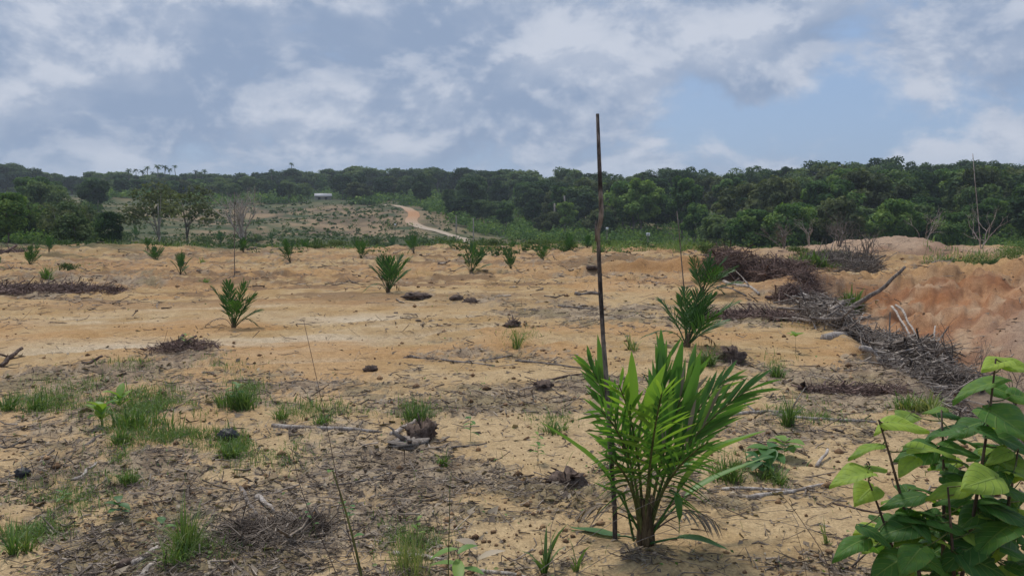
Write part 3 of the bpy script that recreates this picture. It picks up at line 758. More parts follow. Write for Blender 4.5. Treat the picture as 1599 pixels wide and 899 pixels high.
# ------------------------------------------------------------------ bare trees and dead branches
def branch_tree(mb, p, dr, L, r, depth, rng, spread=.55, sides=5, up=.1, kids=(2, 3)):
    n = 4; P = [np.array(p, float)]; d = np.array(dr, float)
    for k in range(n):
        d = d + rng.normal(0, .13, 3) + np.array([0, 0, up * .3]); d /= np.linalg.norm(d); P.append(P[-1] + d * L / n)
    mb.tube(P, np.linspace(r, r * .55, n + 1), sides, rng.uniform(.35, .75), depth == 0)
    if depth <= 0: return
    for k in range(int(rng.integers(kids[0], kids[1] + 1))):
        q = d + rng.normal(0, spread, 3) + np.array([0, 0, up]); q /= np.linalg.norm(q)
        st = P[-1] if k == 0 else P[int(rng.integers(2, n + 1))]
        branch_tree(mb, st, q, L * rng.uniform(.55, .85), r * .58, depth - 1, rng, spread, max(3, sides - 1), up, kids)
def bare(name, px, row, d, L, r, depth, seed, label, mat='bark_grey', lean=(0, 0, 1), spread=.5, stems=1, cat='dead tree', up=.15, kids=(2, 3)):
    b = at(px, row, d); b.z = gz(b.x, b.y) - .05; rng = np.random.default_rng(seed); mb = MB()
    for s in range(stems):
        dr = np.array(lean, float) + rng.normal(0, .28 if stems > 1 else .03, 3); branch_tree(mb, (0, 0, 0), dr / np.linalg.norm(dr), L * rng.uniform(.8, 1.1), r, depth, rng, spread, 6, up, kids)
    return tag(mb.build(name, M[mat], None, True, b), label, cat)
bare('bare_tree', 380, 385, 70, 2.0, .11, 4, 3, 'pale leafless many stemmed tree behind the palm with the dead pole', 'bark_pale', stems=5, spread=.42, up=.22)
bare('bare_tree', 1263, 395, 50, .9, .030, 3, 5, 'pale dead sapling left of centre among the twigs behind the brush heap', 'bark_pale', stems=2)
bare('dead_brush', 1310, 402, 47, .8, .028, 4, 6, 'grey leafless brush on the bank left of the pink mound', 'bark_grey', stems=9, spread=.7)
bare('dead_brush', 1225, 400, 47, .8, .034, 3, 7, 'thin grey leafless brush right behind the brown heap', 'bark_grey', stems=6, spread=.6)
bare('dead_brush', 1350, 415, 40, .75, .030, 4, 16, 'spreading grey dead branches before the pink mound', 'bark_grey', stems=8, spread=.7, up=.05)
bare('bare_tree', 1445, 395, 50, 1.0, .030, 3, 8, 'slender dead tree with pale upright limbs beyond the pink mound', 'bark_pale', stems=3)
bare('bare_tree', 1532, 395, 50, 1.1, .034, 3, 9, 'dead pale tree leaning right beside the thin tall pole', 'bark_pale', lean=(.35, 0, 1), stems=3)
bare('dead_sapling', 1486, 555, 17.5, .62, .028, 4, 10, 'crooked bare sapling standing before the orange mound', 'bark_grey', stems=1, spread=.6, kids=(1, 2))
bare('dead_sapling', 1535, 560, 16.5, .42, .014, 4, 12, 'fine leafless twigs in front of the pale grey spoil', 'bark_grey', stems=4, spread=.55)
bare('dead_sapling', 1585, 575, 15.5, .42, .013, 4, 13, 'tangled thin dead twigs at the right edge over the spoil', 'bark_grey', stems=4, spread=.55)
bare('dead_branch', 1440, 428, 27, .5, .022, 3, 14, 'pale fallen limb arching over the crest of the orange mound', 'bark_pale', lean=(.9, 0, .15), spread=.6, stems=3, cat='branch', up=0)
pole('tall_pole', 1533, 240, 396, 49, .024, 'very thin tall pale pole rising against the right forest', 'bark_pale', lean=-14)
pole('palm_stake', 366, 300, 432, 32.5, .017, 'thin dead pole standing behind the left palm', 'bark_grey', 'stake', 0)
pole('palm_stake', 1070, 330, 458, 25.5, .019, 'thin pale leaning stake beside the rear palm of the right row', 'bark_grey', 'stake', -13)

# humid air between the field and the far hills
def haze():
    V = np.array([(x, y, z) for z in (-9, 44) for x, y in ((-4200, -4200), (4200, -4200), (4200, 4200), (-4200, 4200))], float)
    m = bpy.data.materials.new('humid_air'); m.use_nodes = True; k = NT(m.node_tree); k.n.clear()
    v = k.node('ShaderNodeVolumePrincipled'); v.inputs['Color'].default_value = (.80, .90, 1.0, 1); v.inputs['Density'].default_value = .00030; v.inputs['Anisotropy'].default_value = 0.2
    o = k.node('ShaderNodeOutputMaterial'); k.l.new(v.outputs[0], o.inputs['Volume'])
    me = new_mesh('haze', V, [[(3, 2, 1, 0), (4, 5, 6, 7), (0, 1, 5, 4), (1, 2, 6, 5), (2, 3, 7, 6), (3, 0, 4, 7)]], m)
    tag(link('haze', me), 'thin humid haze over the valley', 'haze', None, 'stuff')
haze()

# ------------------------------------------------------------------ young oil palms
UP = np.array([0, 0, 1.])
def frond_parts(curve, n_pairs, llen, lwid, start=.22, angle=42, droop=.25, seg=4, rng=None, fan=0.0, side=None, lift=.25, vee=True, tip_boost=1.0):
    """leaflets of a pinnate frond along a rachis curve; yields (V, faces, tint)"""
    t = np.linspace(0, 1, len(curve)); out = []
    tan = np.gradient(curve, axis=0); tan /= np.linalg.norm(tan, axis=1)[:, None]
    for k in range(n_pairs):
        u = start + (1 - start) * (k + .5) / n_pairs
        p = np.array([np.interp(u, t, curve[:, i]) for i in range(3)]); T = np.array([np.interp(u, t, tan[:, i]) for i in range(3)]); T /= np.linalg.norm(T)
        S = np.cross(T, UP) if side is None else np.array(side, float)
        S = S - T * S.dot(T); S /= np.linalg.norm(S) + 1e-9
        Nn = np.cross(S, T)
        env = math.sin(math.pi * min(1, .18 + .82 * (u - start) / (1 - start)) ** .8) * .55 + .45
        if u > .9: env *= tip_boost
        for s_ in (-1, 1):
            a = math.radians(angle * (1.15 - .75 * (u - start) / (1 - start)) + rng.normal(0, 5))
            L = llen * env * rng.uniform(.88, 1.1); W = lwid * rng.uniform(.85, 1.15) * (.75 + .5 * env)
            dr = T * math.cos(a) + S * s_ * math.sin(a) + Nn * (lift + rng.normal(0, .10)); dr /= np.linalg.norm(dr)
            wv = np.cross(dr, Nn + S * s_ * .35); wv /= np.linalg.norm(wv)
            nn = np.cross(wv, dr)
            V = []
            for j in range(seg + 1):
                f = j / seg; c = p + dr * L * f - UP * droop * L * f * f
                ww = W * (.35 + 1.5 * f) if f < .35 else W * (1.0 if f < .5 else max(.02, 1 - ((f - .5) / .5) ** 1.6))
                ww = min(ww, W)
                if vee: V += [c - wv * ww * .5 + nn * ww * .16, c, c + wv * ww * .5 + nn * ww * .16]
                else: V += [c - wv * ww * .5, c + wv * ww * .5]
            m = 3 if vee else 2
            fs = [[(j * m + i, j * m + i + 1, (j + 1) * m + i + 1, (j + 1) * m + i) for j in range(seg) for i in range(m - 1)]]
            out.append((V, fs, float(np.clip(rng.normal(.42, .12), 0, 1))))
    return out
def blade(curve, width, rng, side=None, segs=None, fold=.25, ragged=0.0):
    """undivided young leaf: a long folded blade"""
    n = len(curve); t = np.linspace(0, 1, n); tan = np.gradient(curve, axis=0); tan /= np.linalg.norm(tan, axis=1)[:, None]
    V = []
    for k in range(n):
        S = np.cross(tan[k], UP) if side is None else np.array(side, float)
        S = S - tan[k] * S.dot(tan[k]); S /= np.linalg.norm(S) + 1e-9; Nn = np.cross(S, tan[k])
        w_ = width * (.06 if t[k] < .30 else math.sin(math.pi * min(1, (t[k] - .28) / .72) ** .75) ** .8 + .03) * (1 + ragged * rng.normal())
        V += [curve[k] - S * w_ * .5 + Nn * w_ * fold, curve[k], curve[k] + S * w_ * .5 + Nn * w_ * fold]
    return V, [[(j * 3 + i, j * 3 + i + 1, (j + 1) * 3 + i + 1, (j + 1) * 3 + i) for j in range(n - 1) for i in (0, 1)]]

def small_palm_meshes(seed):
    """fronds of a ~1.25 m young palm, each frond one mesh"""
    rng = np.random.default_rng(seed); fr = []
    nf = 11
    for k in range(nf):
        a = k * 2.399 + rng.normal(0, .2); inner = k / nf
        el = 1.50 - (1 - inner) * .60 + rng.normal(0, .06); L = rng.uniform(.95, 1.25) * (.75 + .3 * math.sin(inner * 2.6))
        wind = np.array([.16, 0, 0]) * rng.uniform(.3, 1.6)
        dr = np.array([math.cos(a) * math.cos(el), math.sin(a) * math.cos(el), math.sin(el)]); dr = dr + wind; dr /= np.linalg.norm(dr)
        hz = np.array([dr[0], dr[1], 0]); c = bez(dr * .03, dr * L * .62, dr * L * .92 + hz * .20 * L - UP * (.05 + .08 * (1 - inner)) * L, 12)
        mb = MB(); mb.tube(c, np.linspace(.013, .004, 12), 5, .35)
        for V, f, t in frond_parts(c, 14, .36, .026, .22, 40, .16, 3, rng, lift=.20, vee=False): mb.add(V, f, t)
        fr.append(mb.mesh('frond', M['palm_far'], False))
    for k in range(2):   # old brown fronds bent to the ground
        a = (0.25 if k else 2.9) + rng.normal(0, .3); d_ = np.array([math.cos(a), math.sin(a), 0])
        c = bez(d_ * .03, d_ * .22 + UP * .42, d_ * rng.uniform(.55, .75) + UP * .05, 10); mb = MB(); mb.tube(c, np.linspace(.009, .003, 10), 4, .3)
        for V, f, t in frond_parts(c, 8, .20, .022, .35, 40, .25, 2, rng, lift=.0, vee=False): mb.add(V, f, t * .5)
        fr.append(mb.mesh('frond', M['dry' if (k + seed) % 2 else 'palm_far']))
    mb = MB()
    mb.tube([(0, 0, -.12), (0, 0, .04), (0, 0, .14), (.01, 0, .24)], [.055, .06, .045, .025], 8, .5)
    return fr, mb.mesh('stem', M['sheath'], True)
PALMS = [small_palm_meshes(s) for s in (1, 2, 3, 4, 5, 6)]
def small_palm(px, row, h, label, i, grp=None):
    b = ground(px, row, 8); s = h / F * b.y / 1.15
    r = empty('oil_palm', b, (i * 1.7) % 6.28 if i > 3 else (0, .5, -.4, .9)[i], 1.0); wx = (.88, 1.12, .95, .9)[i] if i < 4 else random.uniform(.66, .98); r.scale = (s * wx, s * wx, s * random.uniform(.92, 1.05)); r.rotation_euler = (random.uniform(-.10, .10), random.uniform(-.02, .20), r.rotation_euler.z)
    tag(r, label, 'palm', grp)
    fr, st = PALMS[i % 6]; link('stem', st, r)
    for k, m in enumerate(fr):
        if i > 3 and k < 11 and random.random() < .12: continue
        link('frond', m, r)
small_palm(365, 512, 86, 'dark green young oil palm alone on smooth sand, left middle of the field', 0)
small_palm(1072, 543, 104, 'bushy young oil palm directly behind the large foreground one', 1)
small_palm(1096, 462, 82, 'young oil palm left of the brown brush heap, third in the right row', 2)
small_palm(606, 457, 72, 'leafy young oil palm in mid field with dry lower fronds', 3)
for i, (px, row, h, lab) in enumerate((
        (735, 427, 54, 'wind bent young oil palm between the mid field palm and the tall stake'),
        (798, 418, 34, 'small young oil palm next right of the wind bent one'),
        (453, 409, 42, 'young oil palm beside the dark fallen trunk'),
        (564, 403, 38, 'young oil palm left behind the mid field palm'),
        (282, 431, 42, 'young oil palm leaning right of the paired palms on the left'),
        (244, 406, 34, 'front palm of the pair on the left of the field'),
        (231, 394, 24, 'rear palm of the pair on the left of the field'),
        (47, 417, 40, 'young oil palm near the left edge before the thicket'),
        (77, 401, 24, 'smaller oil palm just right of the one near the left edge'),
        (-3, 424, 40, 'oil palm cut by the left edge of the photo'),
        (344, 381, 22, 'tiny oil palm at the field edge left of the bare tree'),
        (380, 399, 28, 'bright little oil palm right of the thin dead pole'),
        (646, 398, 36, 'young oil palm right behind the mid field palm'),
        (848, 406, 28, 'small spiky oil palm on the pale sand left of the stake'),
        (888, 394, 32, 'pale green oil palm at the sand edge left of the stake'),
        (917, 391, 26, 'low oil palm almost touching the tall stake'),
        (425, 378, 18, 'tiny oil palm at the field edge above the dark fallen trunk'),
        (478, 389, 24, 'oil palm at the field edge right of the dark fallen trunk'),
        (492, 386, 20, 'short oil palm at the field edge left of the green grass strip'),
        (612, 387, 20, 'tiny oil palm at the field edge above the mid field palm'),
        (560, 388, 24, 'oil palm in the green strip at the field edge'),
        (690, 388, 20, 'low oil palm at the field edge left of the track end'),
        (708, 387, 22, 'low oil palm at the field edge below the track end'),
        (752, 386, 20, 'oil palm at the field edge right of the track end'),
        (213, 373, 20, 'tiny oil palm at the far left field edge before the dark trees'),
        (800, 388, 18, 'tiny oil palm at the field edge between track and stake'))):
    random.seed(i * 13 + 5); small_palm(px, row, h, lab, i + 4)

# the large palm in front: every frond by its own curve, every leaflet a piece
def big_palm():
    D0 = 5.96; b = ground(1008, 850, 4.5); D0 = b.y
    r = tag(empty('oil_palm', b), 'large fresh green young oil palm in the foreground beside the tall stake', 'palm')
    rng = np.random.default_rng(42); B = np.array(tuple(b)); n_leaf = [0]
    def pt(px, row, dd): return np.array(tuple(at(px, row, D0 + dd))) - B
    #      base off, control, tip (px,row,depth offset), pairs, leaflet len, width, angle, tint shift, lift, droop
    FR = [((1000, 838), (966, 690, .05), (922, 572, .12), 14, .30, .027, 34, .12, .1, .10),
          ((1003, 838), (1000, 690, -.12), (966, 600, -.26), 13, .30, .028, 46, .30, .2, .14),
          ((1008, 838), (1028, 690, .10), (1036, 565, .28), 13, .38, .032, 22, .12, .1, .03),
          ((1010, 838), (1046, 700, .0), (1078, 585, .12), 14, .38, .029, 26, .14, .1, .05),
          ((1006, 838), (1018, 700, -.16), (1034, 612, -.42), 15, .34, .024, 58, .38, .0, .18),
          ((1014, 838), (1062, 700, .06), (1168, 608, .05), 18, .42, .022, 24, -.02, .05, .16),
          ((1014, 838), (1056, 690, .16), (1132, 592, .36), 14, .38, .025, 28, .0, .05, .12),
          ((1002, 838), (985, 700, -.12), (938, 640, -.30), 12, .30, .022, 48, -.05, .05, .25),
          ((1010, 838), (1052, 740, -.16), (1106, 690, -.42), 13, .32, .019, 50, -.05, .0, .40),
          ((1000, 838), (980, 740, -.16), (945, 712, -.40), 10, .28, .018, 54, -.06, .0, .45)]
    for bs, c1, tp, npair, ll, lw, ang, ts, lift, droop in FR:
        p0 = pt(bs[0], bs[1], rng.uniform(-.03, .03)); c1 = (1008 + (c1[0] - 1008) * .60, c1[1] - 8, c1[2] * .5); c = bez(p0, pt(*c1), pt(*tp), 16)
        mb = MB(); mb.tube(c, np.linspace(.013, .004, 16), 6, .5)
        fo = mb.build('frond', M['petiole'], r, True)
        right = np.array([1., .25 * rng.normal(), 0])
        for V, f, t in frond_parts(c, npair, ll, lw, .32, ang, droop, 6, rng, lift=lift, side=right, tip_boost=1.35):
            fz = np.repeat(np.linspace(0, 1, 7), 3); brown = rng.random() < .035
            lb = MB(); lb.add(V, f, np.clip(t + ts * .8 + rng.normal(0, .06) - .05 + .22 * fz ** 2, 0, 1)); lb.build('leaflet', M['dry' if brown else 'palm'], fo, True); n_leaf[0] += 1
    xb = MB(); rng2 = np.random.default_rng(77)
    for bs, c1, tp, npair, ll, lw, ang, ts, lift, droop in FR:
        c1 = (1008 + (c1[0] - 1008) * .60, c1[1] - 8, c1[2] * .5); c = bez(pt(bs[0], bs[1], 0), pt(*c1), pt(*tp), 16)
        for V, f, t in frond_parts(c, 4, ll * .95, lw * .5, .26, ang * 1.2, droop + .2, 5, rng2, lift=lift - .1, side=np.array([.9, rng2.normal(0, .5), 0])): xb.add(V, f, float(np.clip(t + ts * .7 - .05, 0, 1)))
    tag(xb.build('narrow_leaflets', M['palm'], r, True), None, None, None, 'stuff')
    # undivided young blades and the two lying on the ground
    for pts_, wd, ts, fold in ((((1003, 838, 0), (950, 740, -.05), (905, 700, -.12), (843, 658, -.2)), .085, .55, .3),
                               (((1016, 838, 0), (1062, 760, -.1), (1110, 705, -.2), (1196, 672, -.3)), .11, .66, .3),
                               (((1010, 838, 0), (1072, 772, .1), (1120, 745, .2), (1200, 712, .3)), .07, .60, .25),
                               (((990, 845, 0), (975, 770, -.15), (950, 765, -.2), (926, 752, -.25)), .05, .45, .3),
                               (((984, 700, -.1), (984, 640, -.18), (985, 600, -.22), (986, 548, -.26)), .085, .80, .25),
                               (((996, 690, -.2), (1002, 650, -.25), (1015, 610, -.3), (1040, 566, -.32)), .085, .85, .25),
                               (((962, 720, .05), (948, 640, .08), (940, 590, .1), (933, 522, .12)), .075, .60, .25),
                               (((1030, 700, .2), (1030, 620, .24), (1031, 570, .26), (1032, 513, .28)), .085, .50, .2),
                               (((1040, 700, .2), (1048, 620, .2), (1054, 580, .2), (1066, 530, .2)), .085, .46, .2),
                               (((1050, 720, .1), (1066, 640, .05), (1080, 600, .02), (1094, 556, .0)), .080, .50, .2),
                               (((1046, 765, -.1), (1056, 768, -.15), (1060, 790, -.2), (1060, 838, -.2)), .05, .35, .2),
                               (((1010, 846, 0), (965, 838, .1), (930, 842, .2), (888, 842, .3)), .09, .30, .1),
                               (((1014, 848, -.05), (1060, 838, -.1), (1095, 842, -.15), (1138, 858, -.2)), .10, .42, .12)):
        P = np.array([pt(*q) for q in pts_]); t = np.linspace(0, 3, 18)
        # Catmull-like smooth through the four points
        c = np.stack([np.interp(t, np.arange(4), P[:, i]) for i in range(3)], 1)
        for _ in range(3): c[1:-1] = (c[:-2] + 2 * c[1:-1] + c[2:]) / 4
        for k in range(len(c)):
            g = gz(c[k, 0] + B[0], c[k, 1] + B[1]) - B[2] + .015; c[k, 2] = max(c[k, 2], g)
        V, f = blade(c, wd, rng, side=(np.array([1, .3, 0]) if abs(P[-1][0] - P[0][0]) < .35 and pts_[-1][1] < 700 else None), fold=fold, ragged=.03)
        mb = MB(); mb.add(V, f, ts); mb.tube(c[:8], np.linspace(.010, .005, 8), 5, ts * .6); mb.build('blade', M['palm'], r, True)
    mb = MB()
    for k in range(9):
        a = k * .7; o_ = np.array([math.cos(a), math.sin(a), 0])
        mb.tube([o_ * .035 - UP * .12, o_ * .04 + UP * .03, o_ * .03 + UP * .18, o_ * .05 + UP * .32], [.026, .026, .018, .011], 6, rng.uniform(.3, .7))
    mb.build('stem', M['sheath'], r, True)
    mb = MB()
    for k in range(4):   # brown shrivelled old stalks
        tp = pt((1085, 1110, 1060, 935)[k], (770, 800, 830, 800)[k], rng.uniform(-.1, .1)); c = bez(np.array([.02, 0, .05]), tp * .5 + UP * .15, tp, 9); mb.tube(c, np.linspace(.007, .0025, 9), 5, .3)
    mb.build('dead_stalk', M['bark_brown'], r, True)
    for tp, md in (((1118, 815, -.1), (1060, 770, 0)), ((905, 800, .15), (955, 762, .05))):
        c = bez(np.array([.02, 0, .08]), pt(*md), pt(*tp), 12); mb = MB(); mb.tube(c, np.linspace(.007, .0025, 12), 5, .3)
        for V, f, t in frond_parts(c, 9, .17, .014, .45, 42, .6, 3, rng, lift=-.1): mb.add(V, f, t * .8)
        mb.build('dead_frond', M['dry'], r, True)
big_palm()
def tall_stake():
    b = ground(961, 846, 4.5); D = b.y
    rows = [(961, 846), (960, 800), (956, 740), (952, 690), (950, 640), (946, 580), (942, 530), (938, 460), (935, 400), (934, 362), (938, 345), (939, 330), (937, 280), (935, 230), (933, 178)]
    P = [np.array(tuple(at(p, q, D + .04 * math.sin(i)))) - np.array(tuple(b)) for i, (p, q) in enumerate(rows)]
    P[0] = np.array([0, 0, -.25])
    mb = MB(); mb.tube(P, np.interp(np.arange(15), [0, 4, 9, 10, 14], [.017, .016, .013, .0165, .0105]), 8, .45, True, .10)
    r = tag(mb.build('tall_stake', M['stake'], None, True, b), 'tall thin crooked dark wooden stake standing beside the foreground palm', 'stake')
    q = P[9]; s = MB(); s.tube([q + np.array([-.010, 0, -.06]), q + np.array([-.016, -.003, .02]), q + np.array([-.015, -.003, .075])], [.010, .008, .002], 6, .5); s.build('splinter', M['stake'], r, True)
tall_stake()

# ------------------------------------------------------------------ broad leaved shrub at the lower right
def heart_leaf(L, W, curl=.25, fold=.25, nu=15, nv=5, seed=0, wave=.022):
    rng = np.random.default_rng(seed); V = []; ph = rng.random() * 6
    us = np.linspace(-.12, 1, nu)
    for u in us:
        if u < .30: hw = .5 * math.sqrt(max(0, 1 - ((.30 - u) / .43) ** 2)) if u > -.13 else 0
        else: hw = .5 * max(0, 1 - ((u - .30) / .70) ** 1.45) ** .95
        for j in range(-nv, nv + 1):
            s_ = j / nv; y = hw * s_ * W
            notch = -.10 * max(0, 1 - abs(s_) * 1.6) if u < 0 else 0
            x = (u - notch * 1.0) * L
            z = -curl * L * max(u, 0) ** 2 + fold * abs(y) + wave * L * math.sin(ph + u * 9) * abs(s_) - .10 * L * abs(s_) ** 3
            V.append((x, y, z))
    m = 2 * nv + 1
    f = [[(i * m + j, i * m + j + 1, (i + 1) * m + j + 1, (i + 1) * m + j) for i in range(nu - 1) for j in range(m - 1)]]
    return np.array(V), f
def frame(dr, nrm):
    x = np.array(dr, float); x /= np.linalg.norm(x); z = np.array(nrm, float); z = z - x * z.dot(x); z /= np.linalg.norm(z); y = np.cross(z, x)
    return np.stack([x, y, z], 1)
def broad_shrub():
    D0 = 4.25; g = at(1500, 899, D0); base = Vector((at(1500, 700, D0).x, D0, 0)); base.z = gz(base.x, base.y)
    r = tag(empty('broadleaf_shrub', base), 'leafy shrub with large heart shaped green leaves at the lower right corner', 'shrub')
    B = np.array(tuple(base)); rng = np.random.default_rng(8)
    def pt(px, row, dd): return np.array(tuple(at(px, row, D0 + dd))) - B
    stems = [((1555, 560, 0), (1535, 760, .05), .0), ((1372, 655, -.1), (1420, 800, 0), .3), ((1356, 750, -.15), (1400, 860, -.05), .3), ((1470, 640, .1), (1480, 800, .1), 0), ((1590, 700, -.1), (1570, 850, 0), 0), ((1480, 760, -.25), (1490, 880, -.15), 0)]
    for tp, md, _ in stems:
        mb = MB(); mb.tube(bez((rng.normal(0, .05), rng.normal(0, .05), -.05), pt(*md), pt(*tp), 12), np.linspace(.013, .004, 12), 6, .45); mb.build('stem', M['bark_brown'], r, True)
    # leaf: centre px,row, depth, length px, width px, heading (deg in picture plane, 0 = right, 90 = away), nod, tint
    LV = [(1556, 566, 0, 74, 46, 200, .1, .9), (1590, 572, .05, 60, 44, -10, .15, .8), (1530, 600, .05, 110, 62, 175, .25, .36), (1572, 655, -.1, 105, 96, -60, .5, .40), (1580, 690, .0, 90, 80, -30, .5, .30),
          (1415, 660, -.1, 88, 40, 5, .05, .80), (1382, 664, -.05, 44, 34, 190, .1, .85), (1352, 697, -.1, 72, 34, 185, .1, .62), (1470, 672, .1, 92, 50, 170, .3, .25), (1510, 665, .2, 90, 60, 185, .3, .22),
          (1330, 742, -.2, 84, 62, 180, .15, .78), (1352, 768, -.15, 56, 50, 215, .35, .68), (1372, 730, -.1, 46, 34, 40, .1, .80), (1455, 700, -.1, 100, 52, 20, .1, .70), (1500, 700, 0, 80, 44, 10, .2, .5), (1430, 705, .05, 80, 60, 160, .35, .28), (1418, 722, -.15, 50, 36, 210, .4, .6),
          (1535, 750, -.3, 92, 66, 200, .05, .72), (1482, 762, -.2, 76, 40, 170, .15, .62), (1410, 778, -.1, 82, 44, 165, .3, .20), (1442, 762, .0, 70, 50, 20, .3, .25), (1500, 740, .1, 86, 60, 15, .35, .20), (1560, 715, .05, 80, 60, 185, .3, .25),
          (1572, 760, -.1, 90, 66, -15, .3, .30), (1595, 730, -.1, 76, 60, -40, .3, .62), (1300, 858, -.2, 10, 6, 180, .2, .3), (1330, 848, -.2, 84, 40, 200, .15, .40), (1402, 826, -.15, 86, 60, 175, .4, .18), (1440, 812, -.1, 90, 66, 10, .35, .24), (1482, 815, -.15, 90, 60, 20, .35, .26), (1525, 800, 0, 90, 70, 190, .35, .2),
          (1425, 868, -.3, 86, 54, 215, .45, .45), (1390, 880, -.25, 92, 70, 190, .5, .30), (1450, 870, -.2, 90, 70, -20, .5, .18), (1500, 860, -.2, 100, 76, 180, .5, .16), (1550, 835, -.2, 110, 86, 200, .4, .28), (1580, 800, -.15, 100, 80, -20, .4, .20), (1590, 860, -.2, 100, 80, 30, .5, .16), (1540, 880, -.25, 100, 80, -10, .5, .2),
          (1470, 720, .25, 80, 60, 30, .3, .18), (1540, 705, .3, 80, 60, 170, .3, .18), (1460, 640, .2, 40, 30, 150, .2, .4), (1600, 620, .1, 60, 46, 20, .3, .4), (1570, 610, .12, 66, 50, -20, .35, .35), (1520, 690, .15, 70, 56, 60, .2, .3), (1500, 790, .2, 90, 70, 90, .3, .15), (1440, 840, .2, 90, 70, 120, .3, .15), (1560, 780, .25, 90, 70, 70, .3, .15)]
    for k_ in range(120):
        LV.append((rng.uniform(1345, 1615), 915 - 275 * rng.random() ** 1.4, rng.uniform(-.2, .35), rng.uniform(34, 66), rng.uniform(26, 50), rng.uniform(0, 360), rng.uniform(.1, .5), rng.choice([.12, .2, .3, .5, .7, .8])))
    LV = [q for q in LV if not (q[0] < 1420 and q[1] < 760 and q[3] < 66 and q[7] in (.12, .2, .3, .5))]
    sp = [bez((0, 0, 0), pt(*md), pt(*tp), 20) for tp, md, _ in stems]; allp = np.concatenate(sp)
    for i, (px, row, dd, Lp, Wp, head, nod, tint) in enumerate(LV):
        if Lp < 20: continue
        k = D0 / F; L = Lp * k * (.90 if Lp < 62 else .80); W = max(Wp * k * .95, L * .60); nod *= .6
        a = R(head); dr = np.array([math.cos(a), math.sin(a) * .9 - .15, -nod]); nrm = np.array([rng.normal(0, .15), -.20 + rng.normal(0, .22), 1.0])
        V, f = heart_leaf(L, W, curl=rng.uniform(.1, .3), fold=rng.uniform(.15, .5), seed=i)
        Fm = frame(dr, nrm); c = pt(px, row, dd); org = c - Fm @ np.array([L * .45, 0, 0])
        Vw = V @ Fm.T + org
        uu = V[:, 0] / L; ss_ = np.abs(np.tile(np.arange(-5, 6) / 5.0, 15))
        mb = MB(); mb.add(Vw, f, np.clip(tint + .13 + rng.normal(0, .07), 0, 1)); lo = mb.build('leaf', M['heart'], r, True)
        for nm, arr in (('leaf_u', uu), ('leaf_s', ss_)): lo.data.attributes.new(nm, 'FLOAT', 'POINT').data.foreach_set('value', np.asarray(arr, np.float32))
        near = allp[np.argmin(np.linalg.norm(allp - org, axis=1))]
        mb = MB(); mb.tube(bez(near, (near + org) / 2 - np.array([0, 0, .02]), org + Fm @ np.array([.01, 0, 0]), 7), np.linspace(.004, .0022, 7), 5, .7); mb.build('petiole', M['petiole'], lo, True)
    # flower spike
    mb = MB(); t0 = pt(1355, 750, -.15)
    for k in range(26):
        a = k * 2.4; z = k * .0035; rr_ = .009 * (1 - k / 34)
        c = t0 + np.array([math.cos(a) * rr_, math.sin(a) * rr_, z]); mb.tube([c, c + np.array([math.cos(a), math.sin(a), .9]) * .007], [.004, .002], 4, .5)
    mb.build('flower_spike', M['bark_brown'], r, True)
broad_shrub()

# ------------------------------------------------------------------ fallen branches, logs and stumps
def log(name, a, b, rad_px, label, mat='bark_pale', n=9, amp=.35, lift=.25, stubs=0, cat='branch', za=0.0, zb=0.0, taper=.65, wob=.12, dmin=3.0):
    """a stick lying between two spots of the ground; rad_px is its half thickness as seen"""
    p, q = ground(a[0], a[1], dmin), ground(b[0], b[1], dmin)
    d = (p.y + q.y) / 2; r = rad_px / F * d
    P = wiggle(p, q, n, r * amp, int(a[0] * 7 + b[1]))
    base = np.array(tuple(p))
    zz = ground_z(P[:, 0], P[:, 1]); t = np.linspace(0, 1, n)
    rest = np.maximum.accumulate(zz) * .0 + np.convolve(np.r_[zz[0], zz, zz[-1]], [.25, .5, .25], 'valid')
    P[:, 2] = rest + r * lift + za * (1 - t) + zb * t
    P -= base
    mb = MB(); mb.tube(P, np.linspace(r, r * taper, n), 7, random.uniform(.4, .65), True, wob)
    rng = np.random.default_rng(int(a[0] + b[0]))
    for k in range(stubs):
        s = P[int(rng.integers(2, n - 1))]; dr = rng.normal(0, 1, 3); dr[2] = abs(dr[2]) * .7; dr /= np.linalg.norm(dr)
        L = r * rng.uniform(6, 16); mb.tube(wiggle(s, s + dr * L, 4, r * .3, k), np.linspace(r * .45, r * .15, 4), 5, .5)
    return tag(mb.build(name, M[mat], None, True, p), label, cat)
log('fallen_log', (425, 666), (592, 674), 4.5, 'long pale weathered log lying left of centre in the grass')
log('dead_branch', (611, 682), (648, 663), 4.2, 'short pale stick end leaning on the dark root stump', zb=.05)
log('dead_branch', (1118, 652), (1250, 646), 4.2, 'pale split branch just right of the foreground palm leaves', stubs=2)
log('dead_branch', (1205, 650), (1368, 660), 3.6, 'long thin grey branch in grass right of the foreground palm')
log('dead_branch', (1128, 764), (1236, 764), 3.8, 'upper of two crossing grey branches low right of the palm')
log('dead_branch', (1166, 778), (1292, 757), 4.4, 'lower of two crossing pale branches low right of the palm')
log('dead_branch', (614, 864), (692, 882), 4.5, 'grey broken stick near the bottom centre', taper=.9)
log('dead_branch', (750, 893), (835, 899), 4.5, 'grey stick cut by the bottom edge of the photo')
log('fallen_log', (1288, 530), (1385, 549), 6.5, 'thick pale grey log along the gully edge', stubs=1)
log('fallen_log', (1345, 556), (1432, 541), 4.5, 'pale forked limb lying across the gully logs', stubs=2, za=.15, zb=.2)
log('fallen_log', (1370, 562), (1482, 552), 6.0, 'long grey trunk deep in the gully debris', 'bark_grey', za=.1, zb=.1)
log('dead_branch', (1322, 502), (1412, 470), 4.5, 'big grey branch slanting up out of the debris to the mound', 'bark_grey', za=.25, zb=.9, taper=.5)
log('dead_branch', (1392, 500), (1424, 538), 2.0, 'left of two thin pale poles leaning in the gully', za=.35, zb=.1)
